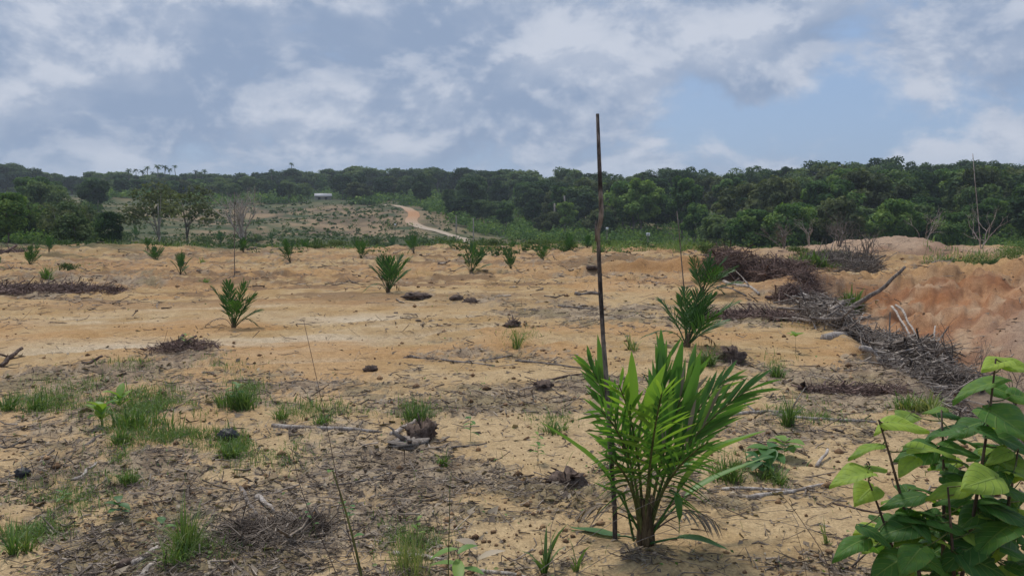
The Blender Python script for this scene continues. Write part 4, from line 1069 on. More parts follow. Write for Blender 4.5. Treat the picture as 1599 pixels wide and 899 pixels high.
log('dead_branch', (1398, 498), (1432, 536), 2.0, 'right of two thin pale poles leaning in the gully', za=.35, zb=.1)
log('dead_branch', (1376, 560), (1404, 612), 2.6, 'pale crooked stick hanging down over the sand lip', amp=1.5)
log('dead_branch', (1390, 566), (1460, 590), 3.2, 'pale root at the gully edge beside the hanging stick', amp=.9, stubs=2)
log('dead_branch', (1438, 575), (1460, 520), 1.8, 'thin bent twig arching above the gully roots', za=.05, zb=.2, amp=2)
log('root', (1462, 596), (1505, 640), 6.0, 'thick brown root curving down behind the broad leaves', 'bark_brown', amp=.8, stubs=3, cat='root')
log('dead_branch', (640, 556), (772, 572), 2.6, 'dark low branch lying on sand in the centre', 'bark_grey', amp=.8, stubs=2)
log('dead_branch', (728, 566), (800, 556), 2.4, 'grey curved branch right of the low central one', 'bark_grey', amp=.8)
log('dead_branch', (805, 565), (915, 575), 2.6, 'long grey branch left of the palm top', 'bark_grey', amp=.7, stubs=1)
log('dead_branch', (835, 598), (940, 580), 2.2, 'dark thin branch touching the foreground palm from the left', 'bark_brown', amp=.7)
log('dead_branch', (898, 459), (936, 461), 4.0, 'flat grey plank like log beside the tall stake', 'bark_grey')
log('dead_branch', (872, 478), (930, 484), 2.6, 'grey log in the brown debris band left of the stake', 'bark_grey')
log('dead_branch', (376, 762), (402, 806), 4.0, 'grey stick pointing down in the lower left litter', 'bark_grey')
log('dead_branch', (402, 776), (428, 800), 6.0, 'splintered pinkish bark piece in the lower left litter', 'bark_pale', taper=.3)
log('dead_branch', (133, 700), (162, 682), 2.6, 'short grey stick in the left grass patch', 'bark_grey')
log('dead_branch', (112, 752), (150, 727), 3.0, 'pale bent stick in the left litter below the grass', amp=1.0)
log('dead_branch', (0, 697), (45, 690), 2.6, 'thin grey stick at the left edge', 'bark_grey')
log('bark_strip', (206, 884), (246, 852), 7.0, 'pale curled bark strip at the bottom left', 'bark_pale', taper=.5, cat='bark', wob=.3)
log('bark_strip', (222, 898), (246, 872), 6.0, 'lower curled bark strip at the bottom left edge', 'bark_pale', taper=.5, cat='bark', wob=.3)
log('bark_strip', (186, 890), (212, 866), 7.0, 'dark curled bark strip at the bottom left', 'bark_brown', taper=.5, cat='bark', wob=.3)
log('dead_branch', (480, 757), (610, 752), 2.4, 'thin straight grey stick in the lower centre litter', 'bark_grey')
log('dead_branch', (560, 755), (612, 744), 2.0, 'pale thin stick crossing the straight one in the lower centre', 'bark_pale')
log('dead_branch', (705, 704), (760, 693), 2.0, 'bundle like dry stick right of the root stump', 'bark_grey')
log('dead_branch', (400, 838), (500, 826), 2.6, 'grey dry stalk across the lower left of centre', 'bark_grey')
log('dead_branch', (420, 850), (520, 846), 2.2, 'lower grey dry stalk across the lower left of centre', 'bark_grey')
log('dead_branch', (0, 573), (36, 565), 4.0, 'dark root stub at the left edge beyond the grass', 'bark_brown', zb=.2, stubs=2)
log('dead_branch', (128, 572), (160, 566), 3.0, 'dark stub beside the pale wheel tracks', 'bark_brown', zb=.1)
log('fallen_log', (390, 393), (440, 388), 3.0, 'dark fallen trunk near the far left field edge', 'bark_brown', amp=.6, cat='trunk', zb=.1)
log('dead_branch', (1130, 440), (1185, 462), 3.0, 'pale limb running down from the brown brush heap', 'bark_pale', stubs=3)
log('dead_branch', (1120, 448), (1165, 463), 2.0, 'thin grey limb beside the sand hump', 'bark_grey', stubs=2)
log('dead_branch', (515, 440), (560, 445), 1.6, 'small dark branch on the sand left of the mid field palm', 'bark_brown', stubs=2, amp=1.2)
log('dead_branch', (1275, 730), (1292, 712), 3.2, 'short white stick standing in the litter right of the palm', 'bark_pale', zb=.06)
log('dead_branch', (1300, 787), (1440, 812), 2.0, 'thin dark stick running under the broad leaves', 'bark_brown')

def lump(name, px, row, wpx, hpx, label, mat, cat, seed, rough=.35, roots=0, yl=1.0):
    """uneven lump (stump, clod, rag) sitting on the ground"""
    p = ground(px, row + hpx * .35, 3.0); k = p.y / F; a, c = wpx * k / 2, hpx * k / 2
    rng = np.random.default_rng(seed); n, m = 7, 12; V = [(0, 0, c * 1.0)]
    for i in range(1, n):
        th = math.pi * .62 * i / (n - 1)
        for j in range(m):
            ph = 2 * math.pi * j / m; q = 1 + rough * (rng.random() - .5) * 1.6
            V.append((a * math.sin(th) * math.cos(ph) * q, a * yl * math.sin(th) * math.sin(ph) * q, c * math.cos(th) * q + c * .3))
    f3 = [(0, 1 + j, 1 + (j + 1) % m) for j in range(m)]
    f4 = [(1 + (i - 1) * m + j, 1 + i * m + j, 1 + i * m + (j + 1) % m, 1 + (i - 1) * m + (j + 1) % m) for i in range(1, n - 1) for j in range(m)]
    mb = MB(); mb.add(V, [f3, f4], .5)
    for r_ in range(roots):
        d = rng.normal(0, 1, 3); d[2] = abs(d[2]) * .6; d /= np.linalg.norm(d); mb.tube(wiggle(d * a * .3 + UP * c * .3, d * a * rng.uniform(1.1, 1.9) + UP * c * .3, 5, a * .06, r_), np.linspace(a * .16, a * .04, 5), 5, rng.uniform(.3, .8))
    return tag(mb.build(name, M[mat], None, False, p), label, cat)
lump('root_stump', 658, 672, 44, 40, 'dark torn root stump right of the pale log', 'bark_brown', 'stump', 1, .7, 7)
lump('root_stump', 640, 692, 60, 14, 'grey half buried root below the dark stump', 'bark_grey', 'stump', 2, .6, 4)
lump('root_stump', 885, 744, 50, 34, 'small brown root clump left of the foreground stake', 'bark_brown', 'stump', 3, .7, 9)
lump('root_stump', 1140, 553, 40, 28, 'dark curled stump end right of the second palm', 'bark_brown', 'stump', 4, .6, 4)
lump('root_stump', 637, 555, 16, 14, 'dark stub at the left end of the low central branch', 'bark_brown', 'stump', 5, .5, 2)
lump('root_stump', 848, 604, 26, 16, 'little dark stump on sand left of the foreground palm', 'bark_brown', 'stump', 6, .6, 4)
lump('black_lump', 356, 678, 34, 22, 'smooth black lump beside the left grass patch', 'black', 'lump', 7, .25)
lump('black_lump', 35, 742, 24, 18, 'small black lump near the left edge', 'black', 'lump', 8, .35)
lump('wood_block', 713, 465, 22, 12, 'dark square block on the sand in mid field', 'bark_brown', 'block', 9, .2)
lump('wood_block', 735, 468, 24, 14, 'pale ended stump right of the dark block', 'bark_brown', 'block', 10, .4, 2)
lump('soil_clod', 650, 462, 44, 12, 'dark flat heap of soil at the foot of the mid field palm', 'bark_brown', 'clod', 11, .4)
lump('soil_clod', 800, 505, 24, 14, 'small twiggy clod left of the stake in the debris band', 'bark_brown', 'clod', 12, .6, 6)
lump('soil_clod', 578, 574, 22, 12, 'rounded brown clod on sand in the centre left', 'bark_brown', 'clod', 13, .5)
lump('soil_clod', 925, 420, 20, 8, 'dark clod on the far pale sand by the stake', 'bark_brown', 'clod', 14, .4)
lump('soil_clod', 1450, 556, 60, 30, 'dark rotting lump below the orange mound', 'bark_brown', 'clod', 15, .6, 5)

# brown brush heap on the right and the debris tangle in the gully
def twigs(mb, C, L, r, rng, dirs=None, sides=3, nseg=2, sag=.1):
    n = len(C)
    d = rng.normal(0, 1, (n, 3)) if dirs is None else dirs
    d /= np.linalg.norm(d, axis=1)[:, None]
    bend = rng.normal(0, .16, (n, 3))
    t = np.linspace(-.5, .5, nseg + 1)
    P = C[:, None] + d[:, None] * (L[:, None] * t[None])[..., None] + bend[:, None] * (L[:, None] * (t[None] ** 2 * 4))[..., None] * .5
    u = np.cross(d, rng.normal(0, 1, (n, 3))); u /= np.linalg.norm(u, axis=1)[:, None] + 1e-9; v = np.cross(d, u)
    a = np.arange(sides) * 2 * np.pi / sides
    ring = np.cos(a)[None, :, None] * u[:, None] + np.sin(a)[None, :, None] * v[:, None]
    rr = r[:, None] * np.linspace(1, .5, nseg + 1)[None]
    V = P[:, :, None] + ring[:, None] * rr[..., None, None]
    m = (nseg + 1) * sides
    base = (np.arange(n) * m)[:, None, None]
    i = np.arange(nseg)[None, :, None] * sides + np.arange(sides)[None, None]; j = np.arange(nseg)[None, :, None] * sides + (np.arange(sides)[None, None] + 1) % sides
    q = np.stack([base + i, base + j, base + j + sides, base + i + sides], -1).reshape(-1, 4)
    mb.add(V.reshape(-1, 3), [q], np.repeat(rng.random(n), m))
def heap(name, spots, n, L, r, mat, label, cat, seed, flatn=.5, kind_=None):
    rng = np.random.default_rng(seed); mb = MB(); w_ = np.array([s[3] * s[5] for s in spots]); w_ /= w_.sum()
    k = rng.choice(len(spots), n, p=w_); S = np.array(spots)[k]
    u = rng.normal(0, 1, (n, 3)); u /= np.linalg.norm(u, axis=1)[:, None]; u[:, 2] = np.abs(u[:, 2]); q = rng.random(n) ** .45
    x = S[:, 0] + u[:, 0] * S[:, 3] * q; y = S[:, 1] + u[:, 1] * S[:, 4] * q
    C = np.c_[x, y, ground_z(x, y, False) + S[:, 2] + u[:, 2] * S[:, 5] * q]
    d = rng.normal(0, 1, (n, 3)); d[:, 2] *= flatn
    big = rng.random(n) < .045; Ls = L * rng.gamma(3, .33, n) * np.where(big, 1.7, 1); rs = r * rng.gamma(2.5, .4, n) * np.where(big, 2.6, 1)
    twigs(mb, C, np.minimum(Ls, L * 3), rs, rng, d, nseg=3)
    return tag(mb.build(name, M[mat]), label, cat, None, kind_)
def gs(px, row, d, rx, ry, h, dz=0.0):
    p = at(px, row, d); return (p.x, p.y, dz, rx, ry, h)
heap('brush_heap', [gs(1150, 420, 28.5, 1.0, .9, 1.05), gs(1195, 420, 28, .9, .9, .85), gs(1125, 420, 29.5, .7, .8, 1.15), gs(1235, 440, 26.5, .8, .8, .55), gs(1215, 440, 27, .8, .8, .7)], 9000, .34, .0065, 'brush', 'large purplish brown heap of dry brush right of the palm row', 'brush heap', 1)
heap('brush_heap', [gs(1240, 470, 22, .5, .6, .45), gs(1255, 470, 22.5, .4, .5, .3), gs(1262, 458, 24, .45, .6, .3)], 2600, .28, .006, 'brush', 'smaller brown brush tail hanging into the gully below the large heap', 'brush heap', 2)
heap('brush_heap', [gs(1170, 492, 19.6, 1.1, .55, .10), gs(1110, 495, 19.4, .7, .5, .08), gs(1225, 500, 19, .5, .5, .12)], 2600, .26, .006, 'brush', 'low flat brown brush layer in front of the sand hump', 'brush heap', 12, .25)
heap('twig_tangle', [gs(1330, 510, 18.0, 1.1, 1.3, .40, .10), gs(1390, 520, 17.2, .9, 1.2, .40, .08), gs(1290, 490, 20, .7, .9, .4, .1), gs(1440, 545, 15.8, .7, .8, .22, .0), gs(1420, 500, 19.6, 1.0, .9, .45, .1), gs(1365, 490, 20.6, 1.0, .8, .4, .1), gs(1470, 540, 17.2, .9, .9, .45, .05)], 5600, .42, .009, 'tangle', 'grey tangle of dead branches filling the gully', 'debris', 3, .32, 'stuff')
heap('pale_sticks', [gs(1340, 505, 18.0, 1.1, 1.3, .42, .14), gs(1400, 520, 17.2, 1.0, 1.2, .42, .1), gs(1290, 490, 20, .7, .9, .45, .1), gs(1450, 548, 15.6, .7, .8, .2, .0), gs(1420, 500, 19.6, 1.0, .9, .5, .1)], 330, .62, .012, 'bark_pale', 'bleached sticks on top of the gully tangle', 'debris', 33, .25, 'stuff')
heap('twig_tangle', [gs(1480, 575, 13.5, 1.1, 1.0, .35), gs(1540, 590, 12.8, .9, 1.0, .3), gs(1440, 590, 12.8, .5, .7, .25)], 1100, .34, .007, 'tangle', 'grey twigs behind the broad leaved shrub', 'debris', 4, .35, 'stuff')
heap('brush_heap', [gs(1320, 415, 38, 1.6, 1.2, .7), gs(1290, 410, 40, 1.2, 1.0, .5), gs(1345, 425, 35, .9, .9, .5)], 3200, .55, .009, 'bark_grey', 'grey brush bank left of the pink mound', 'brush heap', 5, .6)
heap('brush_heap', [gs(40, 455, 25.5, 2.2, 1.4, .16), gs(130, 455, 25.5, 1.4, .9, .13)], 4200, .34, .008, 'brush', 'flat dark debris spread at the left middle edge', 'brush heap', 6, .3)
heap('brush_heap', [gs(285, 556, 14.0, .62, .5, .14)], 900, .16, .004, 'brush', 'small mound of brown litter beside the pale wheel tracks', 'brush heap', 7, .4)
heap('brush_heap', [gs(400, 870, 5.9, .36, .26, .10), gs(470, 850, 6.1, .25, .22, .07)], 1300, .16, .0026, 'twig', 'dry straw and twig pile at the bottom left of centre', 'brush heap', 8, .4)
heap('brush_heap', [gs(1340, 612, 11.0, .75, .35, .09)], 1000, .18, .0042, 'brush', 'brown litter ridge near the sand lip on the right', 'brush heap', 9, .35)
heap('brush_heap', [gs(20, 395, 50, 1.8, 1.2, .35)], 700, .5, .014, 'brush', 'brown brush pile before the thicket at the left edge', 'brush heap', 10, .5)

# ------------------------------------------------------------------ litter, clods, ground cover (nobody could count these)
def scatter(n, seed, lo=2.6, hi=40.0, pxr=(-250, 1850)):
    rng = np.random.default_rng(seed)
    px = rng.uniform(*pxr, n); d = 1 / rng.uniform(1 / hi, 1 / lo, n)
    x = (px - CX) / F * d
    return rng, x, d
def litter():
    rng, x, y = scatter(100000, 21, 2.8, 34)
    L = litter_mask(x, y); k = rng.random(len(x)) < .07 + .75 * L; x, y = x[k], y[k]
    z = ground_z(x, y); n = len(x)
    d = rng.normal(0, 1, (n, 3)); d[:, 2] *= .16
    sc_ = np.clip((y / 6) ** .55, .7, 2.4)
    Ln = (.03 + rng.gamma(1.5, .062, n)) * sc_; r = (.0012 + rng.gamma(1.5, .0015, n)) * sc_
    mb = MB(); twigs(mb, np.c_[x, y, z + r * .8 + .004], np.minimum(Ln, .5), np.minimum(r, .012), rng, d)
    tag(mb.build('twig_litter', M['twig']), 'dry twigs scattered over the sand', 'litter', None, 'stuff'); print('twigs', n)
    rng, x, y = scatter(120000, 22, 2.8, 26)
    L = litter_mask(x, y); k = rng.random(len(x)) < .04 + .44 * L; x, y = x[k], y[k]; n = len(x)
    P = np.c_[x, y, ground_z(x, y) + .006]; sc_ = np.clip((y / 6) ** .5, .7, 1.8)
    mb = MB(); Nn = rng.normal(0, .45, (n, 3)); Nn[:, 2] = 1
    leaf_quads(mb, P, Nn, (.007 + rng.gamma(1.6, .0085, n)) * sc_, np.clip(rng.normal(.45, .3, n), 0, 1), rng, .8)
    tag(mb.build('leaf_litter', M['dry']), 'dead leaves and bark flakes scattered over the sand', 'litter', None, 'stuff'); print('flakes', n)
    rng, x, y = scatter(22000, 23, 2.8, 60)
    k = rng.random(len(x)) < .06 + .9 * sstep(.48, .62, fbm(x * .8, y * .8, 4, 61, .6)); px, row = project(x, y, np.zeros_like(x))
    sm = ellipses(px, row, [(300, 500, 360, 34, 1.), (480, 540, 170, 18, .8), (520, 472, 200, 18, .8)]); k &= rng.random(len(x)) > sm
    x, y = x[k], y[k]; n = len(x); s = (.003 + rng.gamma(1.1, .0062, n)) * np.clip((y / 6) ** .7, .8, 4.5)
    O = np.array([(1, 0, 0), (-1, 0, 0), (0, 1, 0), (0, -1, 0), (0, 0, .7), (0, 0, -.6)], float); Fo = np.array([(0, 2, 4), (2, 1, 4), (1, 3, 4), (3, 0, 4), (2, 0, 5), (1, 2, 5), (3, 1, 5), (0, 3, 5)])
    a = rng.random(n) * 6.28; ca, sa = np.cos(a), np.sin(a)
    V = O[None] * rng.uniform(.6, 1.3, (n, 6, 1)) * s[:, None, None]
    V = np.stack([V[..., 0] * ca[:, None] - V[..., 1] * sa[:, None], V[..., 0] * sa[:, None] + V[..., 1] * ca[:, None], V[..., 2]], -1)
    V += np.c_[x, y, ground_z(x, y) + s * .25][:, None]
    mb = MB(); mb.add(V.reshape(-1, 3), [(Fo[None] + (np.arange(n) * 6)[:, None, None]).reshape(-1, 3)], np.repeat(rng.random(n), 6))
    tag(mb.build('soil_crumbs', M['clod']), 'crumbs and small clods of sandy soil', 'soil', None, 'stuff'); print('clods', n)
litter()
def mid_litter():
    rng, x, y = scatter(17000, 26, 17, 64)
    k = rng.random(len(x)) < .03 + .8 * sstep(.50, .60, fbm(x * .45, y * .7, 4, 181, .6)) + .35 * litter_mask(x, y)
    px, row = project(x, y, np.zeros_like(x)); sm = ellipses(px, row, [(300, 500, 360, 34, 1.), (480, 540, 170, 18, .8), (520, 472, 200, 18, .9), (1240, 530, 110, 30, .8), (1480, 500, 140, 60, 1.)]); k &= rng.random(len(x)) > sm
    x, y = x[k], y[k]; n = len(x); d = rng.normal(0, 1, (n, 3)); d[:, 2] *= .12; s = y / 30
    mb = MB(); r = (.005 + rng.gamma(1.3, .0065, n)) * s; twigs(mb, np.c_[x, y, ground_z(x, y) + r * .8], (.10 + rng.gamma(1.4, .12, n)) * s ** .5, np.minimum(r, .05), rng, d)
    tag(mb.build('branch_litter', M['twig']), 'dark rotting sticks strewn over the middle of the field', 'litter', None, 'stuff'); print('mid', n)
mid_litter()
def blades(mb, X, Y, H, W, rng, lean=.5, tint=.5, tsd=.15, Z=None, ang=None):
    n = len(X); z = ground_z(X, Y) if Z is None else Z
    a = rng.random(n) * 6.28 if ang is None else ang; d = np.c_[np.cos(a), np.sin(a), np.zeros(n)]; a2 = a + rng.normal(1.57, .7, n); s = np.c_[np.cos(a2), np.sin(a2), np.zeros(n)]
    ln = rng.beta(1.3, 1.6, n) * lean * 1.5
    b = np.c_[X, Y, z - .005]; V = []
    for f, wf in ((0, .8), (.35, 1.0), (.72, .75)):
        c = b + d * (H * ln * f ** 1.7)[:, None] + UP * (H * (f - .38 * ln * f * f))[:, None]
        V += [c - s * (W * .5 * wf)[:, None], c + s * (W * .5 * wf)[:, None]]
    V.append(b + d * (H * ln)[:, None] + UP * (H * np.maximum(1 - .48 * ln, .25))[:, None])
    V = np.stack(V, 1).reshape(-1, 3); i = np.arange(n) * 7
    mb.add(V, [np.concatenate([np.stack([i, i + 1, i + 3, i + 2], 1), np.stack([i + 2, i + 3, i + 5, i + 4], 1)]), np.stack([i + 4, i + 5, i + 6], 1)], np.repeat(np.clip(rng.normal(tint, tsd, n), 0, 1), 7))
GRASSY = [(210, 640, 90, 32, 1.), (60, 632, 70, 22, .8), (375, 622, 38, 24, .9), (490, 652, 80, 13, .7), (650, 648, 48, 14, .8), (255, 690, 100, 18, .8), (360, 702, 28, 16, .9), (180, 738, 70, 24, .7), (120, 600, 80, 12, .5), (860, 667, 40, 12, .8),
          (1235, 650, 50, 22, .7), (1110, 560, 40, 14, .6), (1215, 575, 24, 14, .7), (330, 575, 60, 12, .5), (60, 790, 100, 30, .5), (400, 720, 90, 30, .35), (30, 850, 60, 25, .8), (640, 860, 60, 30, .5), (1310, 660, 50, 10, .5), (1170, 740, 60, 18, .7),
          (200, 575, 60, 8, .6), (110, 418, 60, 8, .7), (75, 432, 25, 8, .7), (810, 525, 40, 12, .4), (1450, 640, 60, 14, .7), (990, 435, 30, 6, .3), (1240, 500, 60, 16, .25), (300, 870, 60, 25, .5)]
def cover():
    rng = np.random.default_rng(31); gp, gr = [], []
    for cx, cy, rx, ry, wt in GRASSY:
        m = int(rx * ry * wt * 2.6); gp.append(rng.normal(cx, rx * .62, m)); gr.append(rng.normal(cy, ry * .62, m))
    gp.append(rng.uniform(-200, 1750, 9000)); gr.append(rng.uniform(560, 1150, 9000))
    px = np.concatenate(gp); row = np.maximum(np.concatenate(gr), HORIZON + 60); v = (row - HORIZON); y = EYE * F / v; x = (px - CX) / F * y; G = ellipses(px, row, GRASSY)
    n_ = fbm(x * 2.2, y * 2.2, 3, 151)
    k = rng.random(len(x)) < sstep(.36, .56, n_ + .10 * G) * np.clip(G + .2, 0, 1)
    
    x, y = x[k], y[k]; n = len(x); sc_ = np.clip((y / 7) ** .45, .7, 1.7)
    mb = MB(); blades(mb, x, y, rng.gamma(3.2, .018, n) * sc_, (.0022 + rng.gamma(2, .0011, n)) * sc_, rng, .9, .42, .2)
    tag(mb.build('grass', M['grass']), 'thin short grass growing through the litter', 'grass', None, 'stuff'); print('blades', n)
    rng, x, y = scatter(60000, 32, 2.7, 30)                       # tiny broad leaves among the grass
    px, row = project(x, y, np.zeros_like(x)); G = ellipses(px, row, GRASSY)
    k = rng.random(len(x)) < np.clip((G - .1) * 1.0, 0, .9) * sstep(.42, .6, fbm(x * 2, y * 2, 3, 161)) + .012; x, y = x[k], y[k]; n = len(x)
    mb = MB(); Nn = rng.normal(0, .6, (n, 3)); Nn[:, 2] = 1; sc_ = np.clip((y / 7) ** .4, .7, 1.6)
    leaf_quads(mb, np.c_[x, y, ground_z(x, y) + rng.uniform(.01, .07, n) * sc_], Nn, rng.uniform(.008, .022, n) * sc_, np.clip(rng.normal(.45, .22, n), 0, 1), rng)
    tag(mb.build('creeping_weeds', M['grass']), 'tiny creeping weeds among the grass', 'weeds', None, 'stuff')
    # taller fresh grass along the far edge of the field
    rng = np.random.default_rng(33); px = np.concatenate([rng.uniform(925, 1110, 9000), rng.uniform(420, 600, 3000), rng.uniform(640, 930, 2600), rng.uniform(160, 330, 900), rng.uniform(1440, 1700, 2500), rng.uniform(1230, 1330, 1500)])
    d = np.concatenate([rng.uniform(44, 62, 9000), rng.uniform(58, 76, 3000), rng.uniform(56, 72, 2600), rng.uniform(58, 75, 900), rng.uniform(37, 46, 2500), rng.uniform(36, 43, 1500)])
    x = (px - CX) / F * d; k = fbm(x * .5, d * .5, 3, 171) > .43; x, d, px = x[k], d[k], px[k]
    k = ~((px > 925) & (px < 1110) & (d < 46 + 8 * vnoise(px * .05, px * 0, 3))); x, d = x[k], d[k]; n = len(x)
    mb = MB(); blades(mb, x, d, rng.beta(1.6, 2.6, n) * .75 * (.25 + 1.2 * vnoise(x * .6, d * .4, 9)), rng.uniform(.012, .04, n), rng, .9, .5, .2)
    tag(mb.build('edge_grass', M['grass']), 'fresh green grass along the far edge of the field', 'grass', None, 'stuff')
cover()
# leafy low bushes along the far rim of the field, each its own bush
def rim_bush(px, row, wpx, hpx, label, mat='scrub', seed=0):
    p = ground(px, row, 30 if px > 1440 else 20); k = p.y / F; rng = np.random.default_rng(seed + 500); n = int(min(2600, max(260, wpx * hpx * 1.4)))
    C_ = np.c_[rng.normal(0, .33, 12), rng.normal(0, .3, 12), rng.uniform(.1, .65, 12)]; ci = rng.integers(0, 12, n)
    d = rng.normal(0, 1, (n, 3)); d /= np.linalg.norm(d, axis=1)[:, None]
    P = (C_[ci] + d * rng.uniform(.12, .30, (n, 1))) * np.array([wpx * k * .8, wpx * k * .6, hpx * k * 1.05]); P[:, 2] = np.maximum(P[:, 2], .02)
    mb = MB(); leaf_quads(mb, P, d + rng.normal(0, .6, d.shape) + UP * .4, np.full(n, max(1.1 * k, .03)) * rng.uniform(.6, 1.5, n), np.clip(rng.normal(.5, .2, n) + .3 * (rng.random(12)[ci] - .5), 0, 1), rng)
    st = MB(); st.tube([(0, 0, -.1), (0, 0, hpx * k * .4)], [.02, .01], 5)
    r = tag(empty('rim_bush', p), label, 'bush'); mb.build('foliage', M[mat], r); st.build('stem', M['bark_grey'], r)
for i, a in enumerate(((1590, 415, 70, 44, 'bright leafy bush at the right edge behind the orange mound', 'grass'), (1545, 420, 60, 26, 'green bush behind the crest of the orange mound', 'scrub'), (1490, 424, 60, 20, 'low dark bush left behind the crest of the orange mound', 'scrub'), (1610, 430, 60, 30, 'leafy bush cut by the right edge behind the mound', 'scrub'),
        (1285, 405, 60, 18, 'low green bush in the dead brush behind the heap', 'scrub'), (1250, 398, 40, 14, 'small green bush just behind the brown heap', 'scrub'), (1105, 398, 40, 22, 'dark green bush at the left end of the brown heap', 'scrub'), (500, 386, 60, 16, 'green bush on the field edge below the house', 'scrub'), (455, 384, 40, 14, 'small bush on the field edge left of the house', 'scrub'), (585, 386, 50, 16, 'leafy bush on the field edge left of the track', 'scrub'),
        (660, 386, 44, 14, 'leafy bush on the field edge below the track bend', 'scrub'), (720, 386, 50, 16, 'leafy bush on the field edge at the track end', 'scrub'), (775, 386, 46, 13, 'leafy bush on the field edge right of the track end', 'scrub'), (840, 386, 50, 14, 'leafy bush on the field edge left of the stake', 'scrub'), (960, 384, 60, 12, 'leafy bush in the bright grass right of the stake', 'grass'), (1030, 384, 60, 12, 'leafy bush in the bright grass left of the heap', 'grass'),
        (190, 376, 44, 14, 'small bush right of the left thicket', 'scrub'), (320, 378, 50, 14, 'bush at the foot of the bare pale tree', 'scrub'), (110, 424, 30, 14, 'small yellowish bush at the left debris field', 'scrub'), (400, 378, 40, 12, 'bush right of the bare pale tree', 'scrub'))):
    rim_bush(*a, seed=i)

# ------------------------------------------------------------------ single weeds, tufts and saplings
def tuft(px, row, n, hpx, wpx, label, tint=.45, lean=.7, blade=1.6, mat='grass', name='grass_tuft', cat='grass tuft', dmin=2.6):
    p = ground(px, row, dmin); k = p.y / F; rng = np.random.default_rng(int(px * 3 + row))
    n = int(n * 1.1); q = np.abs(rng.normal(0, .42, n)); th = rng.random(n) * 6.28; cl = rng.normal(0, .22 if n > 30 else .05, (max(1, n // 30), 2)); ci = rng.integers(0, len(cl), n)
    X = (np.cos(th) * q * .55 + cl[ci, 0]) * wpx * k * .62; Y = (np.sin(th) * q * .55 + cl[ci, 1]) * wpx * k * .62
    z = ground_z(X + p.x, Y + p.y) - p.z
    hh = hpx * k * rng.beta(2.2, 2.0, n) * 1.5 * np.exp(-(q / .75) ** 2) + .01
    mb = MB(); blades(mb, X, Y, hh, np.full(n, blade * k * .8) * rng.uniform(.5, 1.3, n), rng, lean * 1.15, tint, .2, z, th + rng.normal(0, .6, n))
    return tag(mb.build(name, M[mat], None, False, p), label, cat)
tuft(288, 868, 260, 90, 60, 'tall fine yellow green grass tuft at the lower left', .72, .55, 1.7)
tuft(280, 880, 160, 55, 90, 'low spreading grass below the tall fine tuft', .5, .9, 1.8)
tuft(225, 665, 300, 34, 130, 'bright green grass clump beside the young broad leaved weeds on the left', .45, .7, 2.2)
tuft(190, 690, 120, 26, 80, 'low grass tuft right below the left weeds', .5, .9, 2.0)
tuft(66, 640, 150, 28, 70, 'bright low grass tuft near the left edge', .42, .8, 2.0)
tuft(10, 640, 90, 30, 50, 'grass tuft cut by the left edge of the photo', .40, .8, 2.0)
tuft(372, 638, 240, 36, 66, 'upright green weed tuft left of centre above the log', .42, .5, 2.2)
tuft(362, 718, 170, 28, 44, 'dense low green tuft below the black lump', .42, .8, 1.8)
tuft(440, 655, 90, 24, 40, 'grass tuft behind the left end of the pale log', .42, .8, 1.8)
tuft(505, 662, 120, 20, 60, 'grass tuft behind the middle of the pale log', .42, .9, 1.8)
tuft(648, 655, 200, 26, 66, 'dark green grass patch above the root stump', .30, .8, 1.8)
tuft(694, 728, 60, 30, 26, 'small spiky grass tuft on bare sand in the lower centre', .42, .8, 2.0)
tuft(862, 676, 110, 26, 46, 'grass tuft left of the foreground palm', .42, .9, 2.0)
tuft(195, 760, 130, 30, 60, 'grass tuft in the lower left litter', .40, .8, 1.8)
tuft(25, 868, 60, 60, 60, 'broad bladed grass tuft at the lower left edge', .45, .9, 4.0)
tuft(1240, 668, 90, 54, 36, 'tall grass tuft at the thin grey branch on the right', .35, .6, 2.2)
tuft(1215, 586, 120, 24, 36, 'dark grass tuft on the sand right of the second palm', .30, .8, 1.8)
tuft(1105, 572, 160, 34, 50, 'dark grass tuft below the second palm', .25, .8, 2.0)
tuft(985, 548, 60, 28, 26, 'dry green tuft between the stake and the second palm', .70, .7, 1.6)
tuft(806, 540, 60, 36, 36, 'sparse grey green tuft in the debris band', .6, .8, 1.6)
tuft(1130, 748, 200, 40, 80, 'grass tuft right of the foreground palm under its leaves', .42, .7, 2.2)
tuft(1200, 752, 160, 30, 70, 'low weeds before the crossing branches right of the palm', .42, .8, 2.2)
tuft(640, 899, 240, 70, 110, 'sparse dry yellow grass at the bottom centre', .85, .5, 1.3)
tuft(850, 893, 16, 78, 20, 'strappy pale green seedling at the bottom left of the foreground palm', .45, .6, 9.0, name='strap_leaf_weed', cat='weed')
tuft(900, 895, 8, 50, 14, 'small strappy weed right of the pale strappy seedling', .42, .6, 6.0, name='strap_leaf_weed', cat='weed')
tuft(1290, 850, 12, 50, 20, 'thin grass sprig left of the broad leaved shrub', .6, .5, 3.0)
tuft(1530, 990, 80, 190, 330, 'long arching grass in front of the broad leaved shrub', .55, .9, 5.0)
tuft(1425, 645, 200, 30, 90, 'grey green low weeds below the sand lip', .62, .8, 2.6)
tuft(1450, 645, 120, 34, 70, 'yellow green low weeds behind the broad leaves', .8, .8, 2.6)
tuft(1335, 485, 260, 34, 44, 'bright green bush at the left foot of the orange mound', .38, .7, 3.0, name='green_bush', cat='bush')
tuft(1270, 420, 220, 24, 60, 'small green bush on the bank behind the brush heap', .35, .8, 3.0, name='green_bush', cat='bush')
tuft(318, 470 - 28, 60, 12, 40, 'faint grass tuft right of the left debris field', .5, .8, 1.6)
tuft(76, 436, 90, 22, 30, 'bright weed tuft at the left debris field', .42, .7, 2.0)
tuft(315, 408, 60, 12, 24, 'dry yellow tuft behind the leaning left palm', .8, .7, 1.6)

